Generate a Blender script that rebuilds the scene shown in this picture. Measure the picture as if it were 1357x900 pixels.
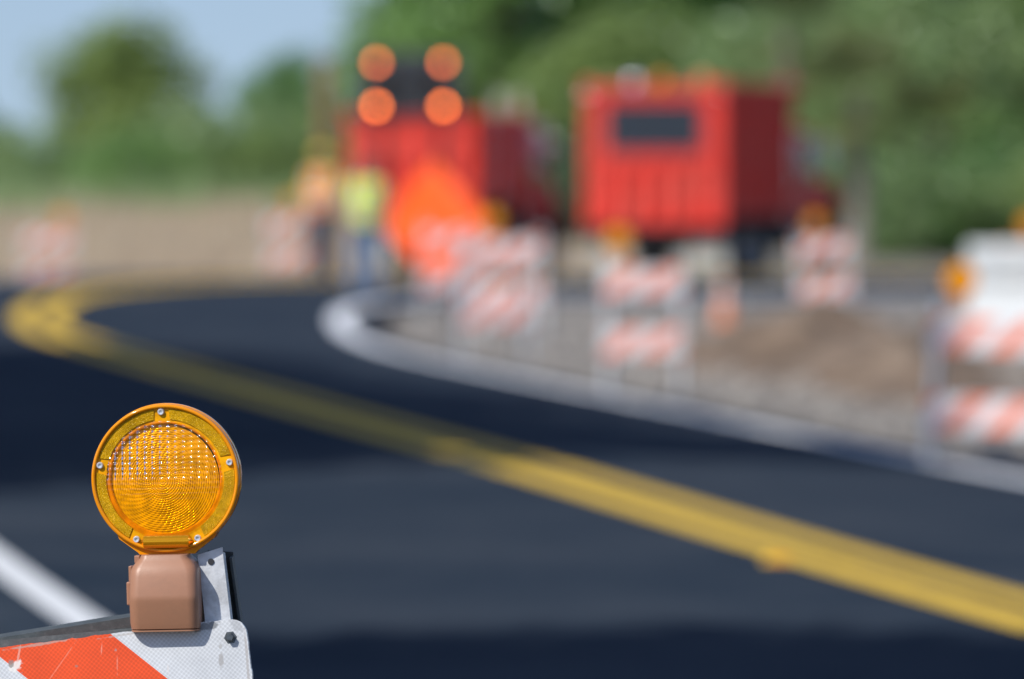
import bpy, bmesh, math, random
import numpy as np
from mathutils import Vector, Matrix, noise as mnoise

R = math.radians
for o in list(bpy.data.objects):
    bpy.data.objects.remove(o, do_unlink=True)
scene = bpy.context.scene
COL = scene.collection

# ------------------------------------------------------------------ camera
F_PX, PW, PH = 9000.0, 1357.0, 900.0          # focal length in photo pixels (about 156 mm on a 23.6 mm sensor)
CAM_H, HORIZON = 1.62, 201.0
PITCH = math.atan((PH/2-HORIZON)/F_PX)
cam_d = bpy.data.cameras.new('camera')
cam = bpy.data.objects.new('camera', cam_d); COL.objects.link(cam)
cam.location = (0, 0, CAM_H); cam.rotation_euler = (math.pi/2-PITCH, 0, 0)
cam_d.sensor_width = 23.6; cam_d.lens = F_PX/PW*23.6
cam_d.clip_start = 0.1; cam_d.clip_end = 6000
cam_d.dof.use_dof = True; cam_d.dof.focus_distance = 8.74
cam_d.dof.aperture_fstop = cam_d.lens/52.0
cam_d.dof.aperture_blades = 0
scene.camera = cam

# ------------------------------------------------------------------ light
SUN_EL, SUN_AZ = R(43), R(44)                 # behind the camera, to its left
sun_d = bpy.data.lights.new('sun', 'SUN'); sun = bpy.data.objects.new('sun', sun_d); COL.objects.link(sun)
sun_d.energy = 4.9; sun_d.angle = R(0.53); sun_d.color = (1.0, 0.955, 0.89)
sun_dir = Vector((-math.sin(SUN_AZ)*math.cos(SUN_EL), -math.cos(SUN_AZ)*math.cos(SUN_EL), math.sin(SUN_EL)))
sun.rotation_euler = (-sun_dir).to_track_quat('-Z', 'Y').to_euler()
sun.location = (-20, -20, 40)
world = bpy.data.worlds.new('World'); scene.world = world; world.use_nodes = True
wn = world.node_tree.nodes; wl = world.node_tree.links
sky = wn.new('ShaderNodeTexSky'); sky.sky_type = 'NISHITA'; sky.sun_disc = False
sky.sun_elevation = SUN_EL
sky.sun_rotation = math.atan2(sun_dir.x, sun_dir.y)
sky.air_density = 1.25; sky.dust_density = 0.6; sky.ozone_density = 3.6
bg = wn['Background']; bg.inputs[1].default_value = 0.125
wtc = wn.new('ShaderNodeTexCoord'); wsep = wn.new('ShaderNodeSeparateXYZ'); wcmb = wn.new('ShaderNodeCombineXYZ')
wma = wn.new('ShaderNodeMath'); wma.operation = 'ABSOLUTE'
wmz = wn.new('ShaderNodeMath'); wmz.operation = 'MULTIPLY_ADD'; wmz.inputs[1].default_value = 0.87; wmz.inputs[2].default_value = 0.13
wl.new(wtc.outputs['Generated'], wsep.inputs[0]); wl.new(wsep.outputs['X'], wcmb.inputs['X']); wl.new(wsep.outputs['Y'], wcmb.inputs['Y'])
wl.new(wsep.outputs['Z'], wma.inputs[0]); wl.new(wma.outputs[0], wmz.inputs[0]); wl.new(wmz.outputs[0], wcmb.inputs['Z'])
wnm = wn.new('ShaderNodeVectorMath'); wnm.operation = 'NORMALIZE'; wl.new(wcmb.outputs[0], wnm.inputs[0]); wl.new(wnm.outputs[0], sky.inputs['Vector'])
wti = wn.new('ShaderNodeVectorMath'); wti.operation = 'MULTIPLY'; wti.inputs[1].default_value = (1.07, 0.985, 1.03)
wl.new(sky.outputs[0], wti.inputs[0]); wl.new(wti.outputs[0], bg.inputs[0])   # the hazy yellow horizon band of the model is skipped: the photo's sky is clear down to the trees
scene.view_settings.view_transform = 'Standard'; scene.view_settings.look = 'None'
scene.view_settings.exposure = -0.12; scene.view_settings.gamma = 1.0
scene.view_settings.use_curve_mapping = False
scene.render.engine = 'CYCLES'
scene.cycles.use_denoising = True
scene.cycles.max_bounces = 8; scene.cycles.transparent_max_bounces = 24
scene.cycles.caustics_reflective = False; scene.cycles.caustics_refractive = False
scene.cycles.sample_clamp_indirect = 6.0

# ------------------------------------------------------------------ helpers
def px_ray(px, py):
    d = Vector(((px-PW/2)/F_PX, -(py-PH/2)/F_PX, -1.0))
    return cam.rotation_euler.to_matrix() @ d
def at(px, py, depth):
    """point seen at a photo pixel, at a chosen distance along Y"""
    d = px_ray(px, py); k = depth/d.y
    return Vector((d.x*k, depth, CAM_H+d.z*k))
def at_x(px, depth):
    return (px-PW/2)/F_PX*depth

def smooth01(a, b, t):
    t = np.clip((np.asarray(t, float)-a)/(b-a), 0, 1); return t*t*(3-2*t)

def tag(o, label=None, cat=None, group=None, kind=None):
    if label: o['label'] = label
    if cat: o['category'] = cat
    if group: o['group'] = group
    if kind: o['kind'] = kind
    return o
def empty(name, loc=(0, 0, 0), rot=(0, 0, 0), parent=None):
    o = bpy.data.objects.new(name, None); COL.objects.link(o)
    o.location = loc; o.rotation_euler = rot; o.empty_display_size = 0.1
    if parent: o.parent = parent
    return o
def copy_tree(o, parent=None):
    c = o.copy(); COL.objects.link(c)
    if parent is not None: c.parent = parent
    for ch in o.children: copy_tree(ch, c)
    return c

class MB:
    def __init__(s): s.v = []; s.f = []
    def add(s, vs, fs, M=None):
        n = len(s.v)
        s.v += [tuple(M @ Vector(p)) if M is not None else tuple(p) for p in vs]
        s.f += [tuple(i+n for i in f) for f in fs]; return s
    def box(s, x0, x1, y0, y1, z0, z1, M=None, b=0.0):
        if b > 0:
            bm = bmesh.new(); bmesh.ops.create_cube(bm, size=1)
            bmesh.ops.scale(bm, vec=(x1-x0, y1-y0, z1-z0), verts=bm.verts)
            bmesh.ops.translate(bm, vec=((x0+x1)/2, (y0+y1)/2, (z0+z1)/2), verts=bm.verts)
            bmesh.ops.bevel(bm, geom=bm.edges[:], offset=b, segments=2, affect='EDGES', profile=0.5)
            bm.verts.index_update()
            s.add([v.co[:] for v in bm.verts], [[v.index for v in f.verts] for f in bm.faces], M); bm.free(); return s
        vs = [(x, y, z) for x in (x0, x1) for y in (y0, y1) for z in (z0, z1)]
        return s.add(vs, [(0,1,3,2),(4,6,7,5),(0,4,5,1),(2,3,7,6),(0,2,6,4),(1,5,7,3)], M)
    def prism(s, pts, a0, a1, axis='y', M=None):
        """polygon extruded; axis y: pts are (x,z); axis x: pts are (y,z); axis z: pts are (x,y)"""
        def P(p, a):
            return {'y': (p[0], a, p[1]), 'x': (a, p[0], p[1]), 'z': (p[0], p[1], a)}[axis]
        n = len(pts)
        vs = [P(p, a0) for p in pts]+[P(p, a1) for p in pts]
        fs = [tuple(range(n))[::-1], tuple(range(n, 2*n))]+[(i, (i+1) % n, n+(i+1) % n, n+i) for i in range(n)]
        return s.add(vs, fs, M)
    def tube(s, path, rad, n=10, cap=True, M=None):
        path = [Vector(p) for p in path]
        rad = rad if isinstance(rad, (list, tuple)) else [rad]*len(path)
        vs = []; fs = []
        up = None
        for i, p in enumerate(path):
            t = (path[min(i+1, len(path)-1)]-path[max(i-1, 0)]).normalized()
            if up is None:
                up = Vector((0, 0, 1)) if abs(t.z) < 0.9 else Vector((1, 0, 0))
            a = t.cross(up).normalized(); b = a.cross(t).normalized(); up = b
            for k in range(n):
                w = 2*math.pi*k/n
                vs.append(p+(a*math.cos(w)+b*math.sin(w))*rad[i])
        for i in range(len(path)-1):
            for k in range(n):
                fs.append((i*n+k, i*n+(k+1) % n, (i+1)*n+(k+1) % n, (i+1)*n+k))
        if cap:
            fs.append(tuple(range(n))[::-1]); fs.append(tuple(range((len(path)-1)*n, len(path)*n)))
        return s.add(vs, fs, M)
    def lathe(s, prof, n=48, axis='z', M=None, closed=False):
        """prof: (radius, height); axis y turns about the y axis with height along y"""
        vs = []; fs = []
        for (r, h) in prof:
            for k in range(n):
                w = 2*math.pi*k/n
                c, q = r*math.cos(w), r*math.sin(w)
                vs.append((c, h, q) if axis == 'y' else ((c, q, h) if axis == 'z' else (h, c, q)))
        m = len(prof)
        for i in range(m if closed else m-1):
            j = (i+1) % m
            for k in range(n):
                fs.append((i*n+k, i*n+(k+1) % n, j*n+(k+1) % n, j*n+k))
        if not closed:
            fs.append(tuple(range(n))[::-1]); fs.append(tuple(range((m-1)*n, m*n)))
        return s.add(vs, fs, M)
    def ellipsoid(s, c, r, n=16, m=10, M=None):
        vs = []; fs = []
        for i in range(m+1):
            th = math.pi*i/m
            for k in range(n):
                w = 2*math.pi*k/n
                vs.append((c[0]+r[0]*math.sin(th)*math.cos(w), c[1]+r[1]*math.sin(th)*math.sin(w), c[2]+r[2]*math.cos(th)))
        for i in range(m):
            for k in range(n):
                fs.append((i*n+k, i*n+(k+1) % n, (i+1)*n+(k+1) % n, (i+1)*n+k))
        return s.add(vs, fs, M)
    def mesh(s, name, mat=None, smooth=None):
        me = bpy.data.meshes.new(name); me.from_pydata(s.v, [], s.f)
        bm = bmesh.new(); bm.from_mesh(me)
        bmesh.ops.remove_doubles(bm, verts=bm.verts, dist=1e-6)
        bmesh.ops.recalc_face_normals(bm, faces=bm.faces)
        if smooth is not None:
            for f in bm.faces: f.smooth = True
            for e in bm.edges:
                if len(e.link_faces) == 2 and e.calc_face_angle(0) > R(smooth): e.smooth = False
        bm.to_mesh(me); bm.free()
        if mat: me.materials.append(mat)
        return me
    def build(s, name, mat, parent=None, smooth=None, loc=None, rot=None):
        o = bpy.data.objects.new(name, s.mesh(name, mat, smooth)); COL.objects.link(o)
        if parent: o.parent = parent
        if loc is not None: o.location = loc
        if rot is not None: o.rotation_euler = rot
        return o

def np_mesh(name, verts, quads, mat, smooth=False, tri=False):
    k = 3 if tri else 4
    me = bpy.data.meshes.new(name)
    me.vertices.add(len(verts)); me.vertices.foreach_set('co', np.asarray(verts, np.float32).ravel())
    q = np.asarray(quads, np.int32)
    me.loops.add(q.size); me.loops.foreach_set('vertex_index', q.ravel())
    me.polygons.add(len(q)); me.polygons.foreach_set('loop_start', np.arange(0, q.size, k, dtype=np.int32))
    me.polygons.foreach_set('loop_total', np.full(len(q), k, np.int32))
    if smooth: me.polygons.foreach_set('use_smooth', np.ones(len(q), bool))
    me.update(calc_edges=True); me.validate()
    if mat: me.materials.append(mat)
    return me
def link_mesh(name, me, parent=None):
    o = bpy.data.objects.new(name, me); COL.objects.link(o)
    if parent: o.parent = parent
    return o

# ------------------------------------------------------------------ materials
def new_mat(name):
    m = bpy.data.materials.new(name); m.use_nodes = True
    return m, m.node_tree.nodes, m.node_tree.links, m.node_tree.nodes['Principled BSDF']
def mat(name, col, rough=0.6, metal=0.0, var=0.15, scale=6.0, bump=0.0, bscale=40.0, spec=0.5, coat=0.0, dirt=None, dirt_amt=0.35, dscale=3.0):
    m, n, l, p = new_mat(name)
    tc = n.new('ShaderNodeTexCoord')
    nz = n.new('ShaderNodeTexNoise'); nz.inputs['Scale'].default_value = scale; nz.inputs['Detail'].default_value = 5
    l.new(tc.outputs['Object'], nz.inputs['Vector'])
    mr = n.new('ShaderNodeMapRange'); mr.inputs['From Min'].default_value = 0.3; mr.inputs['From Max'].default_value = 0.7
    mr.inputs['To Min'].default_value = 1-var; mr.inputs['To Max'].default_value = 1+var
    l.new(nz.outputs['Fac'], mr.inputs['Value'])
    mul = n.new('ShaderNodeVectorMath'); mul.operation = 'MULTIPLY'
    mul.inputs[0].default_value = col[:3]; l.new(mr.outputs[0], mul.inputs[1])
    out = mul.outputs[0]
    if dirt:
        nd = n.new('ShaderNodeTexNoise'); nd.inputs['Scale'].default_value = dscale; nd.inputs['Detail'].default_value = 8; nd.inputs['Roughness'].default_value = 0.7
        l.new(tc.outputs['Object'], nd.inputs['Vector'])
        r2 = n.new('ShaderNodeMapRange'); r2.inputs['From Min'].default_value = 0.48; r2.inputs['From Max'].default_value = 0.72
        r2.inputs['To Max'].default_value = dirt_amt
        l.new(nd.outputs['Fac'], r2.inputs['Value'])
        mx = n.new('ShaderNodeMix'); mx.data_type = 'RGBA'
        l.new(r2.outputs[0], mx.inputs['Factor']); l.new(out, mx.inputs['A']); mx.inputs['B'].default_value = (*dirt, 1)
        out = mx.outputs['Result']
    l.new(out, p.inputs['Base Color'])
    p.inputs['Roughness'].default_value = rough; p.inputs['Metallic'].default_value = metal
    p.inputs['Specular IOR Level'].default_value = spec
    if coat: p.inputs['Coat Weight'].default_value = coat; p.inputs['Coat Roughness'].default_value = 0.08
    if bump:
        b = n.new('ShaderNodeBump'); b.inputs['Strength'].default_value = bump; b.inputs['Distance'].default_value = 0.01
        nb = n.new('ShaderNodeTexNoise'); nb.inputs['Scale'].default_value = bscale; nb.inputs['Detail'].default_value = 6
        l.new(tc.outputs['Object'], nb.inputs['Vector']); l.new(nb.outputs['Fac'], b.inputs['Height']); l.new(b.outputs[0], p.inputs['Normal'])
    return m

def stripe_mat(name, period=0.29, sgn=1.0, off=0.0, near=False, thr=0.5, white=(0.66, 0.68, 0.70), orange=(0.74, 0.17, 0.075)):
    """printed diagonal orange and white reflective sheeting (flat print on the panel)"""
    m, n, l, p = new_mat(name)
    tc = n.new('ShaderNodeTexCoord'); sx = n.new('ShaderNodeSeparateXYZ'); l.new(tc.outputs['Object'], sx.inputs[0])
    a = n.new('ShaderNodeMath'); a.operation = 'MULTIPLY_ADD'; a.inputs[1].default_value = sgn
    l.new(sx.outputs['Z'], a.inputs[0]); l.new(sx.outputs['X'], a.inputs[2])
    b = n.new('ShaderNodeMath'); b.operation = 'MULTIPLY_ADD'; b.inputs[1].default_value = 1/period; b.inputs[2].default_value = off+50
    l.new(a.outputs[0], b.inputs[0])
    fr = n.new('ShaderNodeMath'); fr.operation = 'FRACT'; l.new(b.outputs[0], fr.inputs[0])
    st = n.new('ShaderNodeMath'); st.operation = 'GREATER_THAN'; st.inputs[1].default_value = thr; l.new(fr.outputs[0], st.inputs[0])
    mx = n.new('ShaderNodeMix'); mx.data_type = 'RGBA'; l.new(st.outputs[0], mx.inputs['Factor'])
    mx.inputs['A'].default_value = (*white, 1); mx.inputs['B'].default_value = (*orange, 1)
    col = mx.outputs['Result']
    # grime
    nz = n.new('ShaderNodeTexNoise'); nz.inputs['Scale'].default_value = 7; nz.inputs['Detail'].default_value = 8; nz.inputs['Roughness'].default_value = 0.68
    l.new(tc.outputs['Object'], nz.inputs['Vector'])
    mr = n.new('ShaderNodeMapRange'); mr.inputs['From Min'].default_value = 0.35; mr.inputs['From Max'].default_value = 0.75
    mr.inputs['To Min'].default_value = 1.05; mr.inputs['To Max'].default_value = 0.74; l.new(nz.outputs['Fac'], mr.inputs['Value'])
    mu = n.new('ShaderNodeMix'); mu.data_type = 'RGBA'; mu.blend_type = 'MULTIPLY'; mu.inputs['Factor'].default_value = 1
    l.new(col, mu.inputs['A']); l.new(mr.outputs[0], mu.inputs['B']); col = mu.outputs['Result']
    p.inputs['Roughness'].default_value = 0.42
    if near:
        # honeycomb cells of the sheeting
        mp = n.new('ShaderNodeMapping'); mp.inputs['Rotation'].default_value = (0, R(45), 0); mp.inputs['Scale'].default_value = (1, 0, 1)
        l.new(tc.outputs['Object'], mp.inputs['Vector'])
        vo = n.new('ShaderNodeTexVoronoi'); vo.inputs['Scale'].default_value = 235; vo.inputs['Randomness'].default_value = 0.06
        l.new(mp.outputs[0], vo.inputs['Vector'])
        vr = n.new('ShaderNodeMapRange'); vr.inputs['From Min'].default_value = 0.25; vr.inputs['From Max'].default_value = 0.62
        vr.inputs['To Min'].default_value = 0.87; vr.inputs['To Max'].default_value = 1.12; l.new(vo.outputs['Distance'], vr.inputs['Value'])
        m2 = n.new('ShaderNodeMix'); m2.data_type = 'RGBA'; m2.blend_type = 'MULTIPLY'; m2.inputs['Factor'].default_value = 1
        l.new(col, m2.inputs['A']); l.new(vr.outputs[0], m2.inputs['B']); col = m2.outputs['Result']
        # scratches: thin streaks in two directions, and worn flecks
        for k, (rot, sc, lo) in enumerate(((R(38), (30, 1, 3.0), 0.71), (R(-20), (3.0, 1, 42), 0.735), (R(80), (26, 1, 4), 0.735))):
            ms = n.new('ShaderNodeMapping'); ms.inputs['Rotation'].default_value = (0, rot, 0); ms.inputs['Scale'].default_value = sc
            ms.inputs['Location'].default_value = (k*3.1, 0, k*1.7)
            l.new(tc.outputs['Object'], ms.inputs['Vector'])
            sn = n.new('ShaderNodeTexNoise'); sn.inputs['Scale'].default_value = 4.0; sn.inputs['Detail'].default_value = 3
            l.new(ms.outputs[0], sn.inputs['Vector'])
            sr = n.new('ShaderNodeMapRange'); sr.inputs['From Min'].default_value = lo; sr.inputs['From Max'].default_value = lo+0.03
            sr.inputs['To Max'].default_value = 0.45; l.new(sn.outputs['Fac'], sr.inputs['Value'])
            m3 = n.new('ShaderNodeMix'); m3.data_type = 'RGBA'; l.new(sr.outputs[0], m3.inputs['Factor'])
            l.new(col, m3.inputs['A']); m3.inputs['B'].default_value = (0.72, 0.66, 0.62, 1); col = m3.outputs['Result']
        fl = n.new('ShaderNodeTexNoise'); fl.inputs['Scale'].default_value = 120; fl.inputs['Detail'].default_value = 4; l.new(tc.outputs['Object'], fl.inputs['Vector'])
        f2 = n.new('ShaderNodeMapRange'); f2.inputs['From Min'].default_value = 0.70; f2.inputs['From Max'].default_value = 0.74; f2.inputs['To Max'].default_value = 0.55
        l.new(fl.outputs['Fac'], f2.inputs['Value'])
        m4 = n.new('ShaderNodeMix'); m4.data_type = 'RGBA'; l.new(f2.outputs[0], m4.inputs['Factor']); l.new(col, m4.inputs['A']); m4.inputs['B'].default_value = (0.33, 0.32, 0.31, 1)
        col = m4.outputs['Result']
        dn = n.new('ShaderNodeTexNoise'); dn.inputs['Scale'].default_value = 160; dn.inputs['Detail'].default_value = 5; l.new(tc.outputs['Object'], dn.inputs['Vector'])
        for (mx_, mz_, ang, rx, rz, cc, amt) in ((-.304, -.026, 30, .011, .007, (.78, .76, .72), .9), (-.309, -.022, -10, .005, .006, (.24, .22, .20), .8), (-.298, -.012, 72, .016, .0016, (.80, .55, .45), .45),
                (-.038, -.052, 80, .012, .0042, (.34, .33, .32), .75), (-.036, -.034, 60, .004, .003, (.36, .35, .33), .6), (-.245, -.030, 48, .040, .0009, (.86, .45, .32), .28), (-.190, -.018, 80, .009, .0012, (.86, .5, .38), .35),
                (-.172, -.040, 84, .014, .0012, (.86, .5, .38), .28), (-.012, -.010, -50, .014, .006, (.30, .31, .32), .45), (-.050, -.006, 5, .020, .006, (.13, .14, .15), .75), (-.225, -.036, 0, .0025, .002, (.3, .2, .16), .7), (-.004, -.060, 88, .05, .0022, (.36, .33, .30), .6), (-.15, -.003, 2, .05, .0016, (.40, .36, .32), .5), (-.27, -.002, 2, .05, .0022, (.45, .33, .28), .7)):
            m_ = n.new('ShaderNodeMapping'); m_.vector_type = 'TEXTURE'; m_.inputs['Location'].default_value = (mx_, 0, mz_); m_.inputs['Rotation'].default_value = (0, -R(ang), 0); m_.inputs['Scale'].default_value = (rx, 1e3, rz)
            l.new(tc.outputs['Object'], m_.inputs['Vector'])
            ln = n.new('ShaderNodeVectorMath'); ln.operation = 'LENGTH'; l.new(m_.outputs[0], ln.inputs[0])
            sm_ = n.new('ShaderNodeMath'); sm_.operation = 'MULTIPLY_ADD'; sm_.inputs[1].default_value = 1.6; l.new(dn.outputs['Fac'], sm_.inputs[0]); l.new(ln.outputs['Value'], sm_.inputs[2])
            rr_ = n.new('ShaderNodeMapRange'); rr_.inputs['From Min'].default_value = 1.75; rr_.inputs['From Max'].default_value = 1.45; rr_.inputs['To Max'].default_value = amt
            l.new(sm_.outputs[0], rr_.inputs['Value'])
            m5 = n.new('ShaderNodeMix'); m5.data_type = 'RGBA'; l.new(rr_.outputs[0], m5.inputs['Factor']); l.new(col, m5.inputs['A']); m5.inputs['B'].default_value = (*cc, 1); col = m5.outputs['Result']
        bp = n.new('ShaderNodeBump'); bp.inputs['Strength'].default_value = 0.12; bp.inputs['Distance'].default_value = 0.001
        l.new(vo.outputs['Distance'], bp.inputs['Height']); l.new(bp.outputs[0], p.inputs['Normal'])
        p.inputs['Roughness'].default_value = 0.36
    l.new(col, p.inputs['Base Color'])
    return m

def amber_shell(name, tint=(1.0, 0.78, 0.05), body=(0.90, 0.46, 0.01), solid=0.25, rough=0.07, bump=None, ior=1.5, trl=0.45):
    """clear amber plastic: coloured see-through + some body colour + a gloss"""
    m, n, l, p = new_mat(name); n.remove(p)
    tr = n.new('ShaderNodeBsdfTransparent'); tr.inputs[0].default_value = (*tint, 1)
    df = n.new('ShaderNodeBsdfDiffuse'); df.inputs[0].default_value = (*body, 1)
    tl = n.new('ShaderNodeBsdfTranslucent'); tl.inputs[0].default_value = (*body, 1)
    gl = n.new('ShaderNodeBsdfGlossy'); gl.inputs['Roughness'].default_value = rough
    a = n.new('ShaderNodeMixShader'); a.inputs[0].default_value = trl; l.new(df.outputs[0], a.inputs[1]); l.new(tl.outputs[0], a.inputs[2])
    b = n.new('ShaderNodeMixShader'); b.inputs[0].default_value = solid; l.new(tr.outputs[0], b.inputs[1]); l.new(a.outputs[0], b.inputs[2])
    fr = n.new('ShaderNodeFresnel'); fr.inputs[0].default_value = ior
    c = n.new('ShaderNodeMixShader'); l.new(fr.outputs[0], c.inputs[0]); l.new(b.outputs[0], c.inputs[1]); l.new(gl.outputs[0], c.inputs[2])
    l.new(c.outputs[0], n['Material Output'].inputs[0])
    if bump:
        tc = n.new('ShaderNodeTexCoord'); vo = n.new('ShaderNodeTexVoronoi'); vo.inputs['Scale'].default_value = bump; vo.inputs['Randomness'].default_value = 0.25
        l.new(tc.outputs['Object'], vo.inputs['Vector'])
        bp = n.new('ShaderNodeBump'); bp.inputs['Strength'].default_value = 0.9; bp.inputs['Distance'].default_value = 0.002
        l.new(vo.outputs['Distance'], bp.inputs['Height'])
        for q in (df, gl, tl): l.new(bp.outputs[0], q.inputs['Normal'])
    return m
def amber_back(name, col=(0.95, 0.42, 0.012), rough=0.25, cells=None):
    m, n, l, p = new_mat(name)
    tc = n.new('ShaderNodeTexCoord')
    nz = n.new('ShaderNodeTexNoise'); nz.inputs['Scale'].default_value = 60; nz.inputs['Detail'].default_value = 4; l.new(tc.outputs['Object'], nz.inputs['Vector'])
    mr = n.new('ShaderNodeMapRange'); mr.inputs['From Min'].default_value = 0.3; mr.inputs['From Max'].default_value = 0.7; mr.inputs['To Min'].default_value = 0.62; mr.inputs['To Max'].default_value = 1.12
    l.new(nz.outputs['Fac'], mr.inputs['Value'])
    mul = n.new('ShaderNodeVectorMath'); mul.operation = 'MULTIPLY'; mul.inputs[0].default_value = col; l.new(mr.outputs[0], mul.inputs[1])
    out = mul.outputs[0]
    if cells:
        vo = n.new('ShaderNodeTexVoronoi'); vo.inputs['Scale'].default_value = cells; vo.inputs['Randomness'].default_value = 0.35
        l.new(tc.outputs['Object'], vo.inputs['Vector'])
        vr = n.new('ShaderNodeMapRange'); vr.inputs['From Min'].default_value = 0.1; vr.inputs['From Max'].default_value = 0.6; vr.inputs['To Min'].default_value = 0.55; vr.inputs['To Max'].default_value = 1.25
        l.new(vo.outputs['Distance'], vr.inputs['Value'])
        m2 = n.new('ShaderNodeVectorMath'); m2.operation = 'MULTIPLY'; l.new(out, m2.inputs[0]); l.new(vr.outputs[0], m2.inputs[1]); out = m2.outputs[0]
        bp = n.new('ShaderNodeBump'); bp.inputs['Strength'].default_value = 1.0; bp.inputs['Distance'].default_value = 0.0015
        l.new(vo.outputs['Distance'], bp.inputs['Height']); l.new(bp.outputs[0], p.inputs['Normal'])
    l.new(out, p.inputs['Base Color'])
    p.inputs['Roughness'].default_value = rough; p.inputs['Specular Tint'].default_value = (1.0, 0.75, 0.25, 1)
    p.inputs['Specular IOR Level'].default_value = 0.9
    return m

def leaf_mat(name, col, col2):
    m, n, l, p = new_mat(name); n.remove(p)
    tc = n.new('ShaderNodeTexCoord'); oi = n.new('ShaderNodeObjectInfo')
    nz = n.new('ShaderNodeTexNoise'); nz.inputs['Scale'].default_value = 0.8; nz.inputs['Detail'].default_value = 6; l.new(tc.outputs['Object'], nz.inputs['Vector'])
    ad = n.new('ShaderNodeMath'); ad.operation = 'MULTIPLY_ADD'; ad.inputs[1].default_value = 0.35
    l.new(oi.outputs['Random'], ad.inputs[0]); l.new(nz.outputs['Fac'], ad.inputs[2])
    mr = n.new('ShaderNodeMapRange'); mr.inputs['From Min'].default_value = 0.4; mr.inputs['From Max'].default_value = 0.95; l.new(ad.outputs[0], mr.inputs['Value'])
    mx = n.new('ShaderNodeMix'); mx.data_type = 'RGBA'; l.new(mr.outputs[0], mx.inputs['Factor']); mx.inputs['A'].default_value = (*col, 1); mx.inputs['B'].default_value = (*col2, 1)
    df = n.new('ShaderNodeBsdfDiffuse'); tl = n.new('ShaderNodeBsdfTranslucent'); gl = n.new('ShaderNodeBsdfGlossy'); gl.inputs['Roughness'].default_value = 0.4
    l.new(mx.outputs['Result'], df.inputs[0]); l.new(mx.outputs['Result'], tl.inputs[0]); gl.inputs[0].default_value = (0.7, 0.8, 0.75, 1)
    a = n.new('ShaderNodeMixShader'); a.inputs[0].default_value = 0.45; l.new(df.outputs[0], a.inputs[1]); l.new(tl.outputs[0], a.inputs[2])
    b = n.new('ShaderNodeMixShader'); b.inputs[0].default_value = 0.05; l.new(a.outputs[0], b.inputs[1]); l.new(gl.outputs[0], b.inputs[2])
    l.new(b.outputs[0], n['Material Output'].inputs[0])
    return m

def emit_mat(name, col, strength):
    m, n, l, p = new_mat(name)
    p.inputs['Base Color'].default_value = (*col, 1); p.inputs['Emission Color'].default_value = (*col, 1)
    p.inputs['Emission Strength'].default_value = strength; p.inputs['Roughness'].default_value = 0.3
    return m
def glass_mat(name, col, rough=0.06):
    m, n, l, p = new_mat(name)
    p.inputs['Base Color'].default_value = (*col, 1); p.inputs['Roughness'].default_value = rough; p.inputs['Coat Weight'].default_value = 0.6
    return m

M = {}
M['red'] = mat('truck_red_paint', (0.64, 0.045, 0.032), 0.58, var=0.10, scale=2.0, spec=0.18, dirt=(0.30, 0.22, 0.17), dirt_amt=0.4, dscale=1.6)
M['black'] = mat('black_steel', (0.018, 0.02, 0.024), 0.5, var=0.3, scale=4, dirt=(0.14, 0.12, 0.10), dirt_amt=0.35)
M['rubber'] = mat('tyre_rubber', (0.014, 0.015, 0.017), 0.8, var=0.3, scale=8, dirt=(0.12, 0.10, 0.08), dirt_amt=0.4)
M['rim'] = mat('wheel_rim_grey', (0.34, 0.35, 0.37), 0.4, 0.7, dirt=(0.12, 0.10, 0.08))
M['chrome'] = mat('chrome', (0.85, 0.86, 0.88), 0.12, 1.0, var=0.04)
M['white_paint'] = mat('white_painted_metal', (0.72, 0.73, 0.72), 0.5, dirt=(0.32, 0.28, 0.22), dirt_amt=0.3)
M['screen'] = mat('dark_screen', (0.012, 0.022, 0.036), 0.35, var=0.2)
M['board'] = mat('flat_black_board', (0.012, 0.018, 0.026), 0.55, var=0.2)
M['glass'] = glass_mat('dark_glass', (0.012, 0.016, 0.02))
M['galv'] = mat('galvanized_steel', (0.58, 0.60, 0.62), 0.45, 0.35, var=0.14, scale=90, bump=0.05, bscale=260, dirt=(0.22, 0.20, 0.18), dirt_amt=0.5, dscale=26)
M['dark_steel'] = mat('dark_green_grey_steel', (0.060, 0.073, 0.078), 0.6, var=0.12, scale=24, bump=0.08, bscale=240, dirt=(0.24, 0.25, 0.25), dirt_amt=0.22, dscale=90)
M['bolt'] = mat('weathered_bolt', (0.10, 0.115, 0.125), 0.4, 0.7, var=0.4, scale=180)
M['screw'] = mat('bright_screw', (0.66, 0.70, 0.76), 0.3, 0.45, var=0.15, scale=300)
M['tan'] = mat('tan_plastic', (0.365, 0.180, 0.106), 0.42, var=0.05, scale=30, bump=0.025, bscale=420, dirt=(0.27, 0.145, 0.09), dirt_amt=0.4, dscale=32)
M['stripe'] = stripe_mat('striped_sheeting', sgn=-1.0)
M['stripe_back'] = mat('white_panel_back', (0.68, 0.70, 0.70), 0.55, dirt=(0.35, 0.31, 0.26), dirt_amt=0.35)
M['stripe_near'] = stripe_mat('striped_sheeting_close', period=0.36, sgn=1.0, off=0.489, thr=0.56, near=True, white=(0.66, 0.69, 0.72), orange=(0.82, 0.085, 0.012))
M['shell'] = amber_shell('amber_clear_plastic', solid=0.07, rough=0.065)
M['rimshell'] = amber_shell('amber_rim_plastic', tint=(1.0, 0.60, 0.01), body=(1.0, 0.35, 0.003), solid=0.9, rough=0.10, ior=1.5, trl=0.12)
M['retro'] = amber_back('amber_retroreflector', (0.68, 0.37, 0.004), 0.2, cells=800)
M['ringback'] = amber_back('amber_fresnel_lens', (1.0, 0.67, 0.008), 0.11)
M['amber_simple'] = amber_back('amber_lens_plain', (0.80, 0.30, 0.006), 0.2, cells=90)
M['sign'] = mat('fluorescent_orange_vinyl', (1.0, 0.105, 0.0), 0.55, var=0.06, scale=3)
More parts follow.
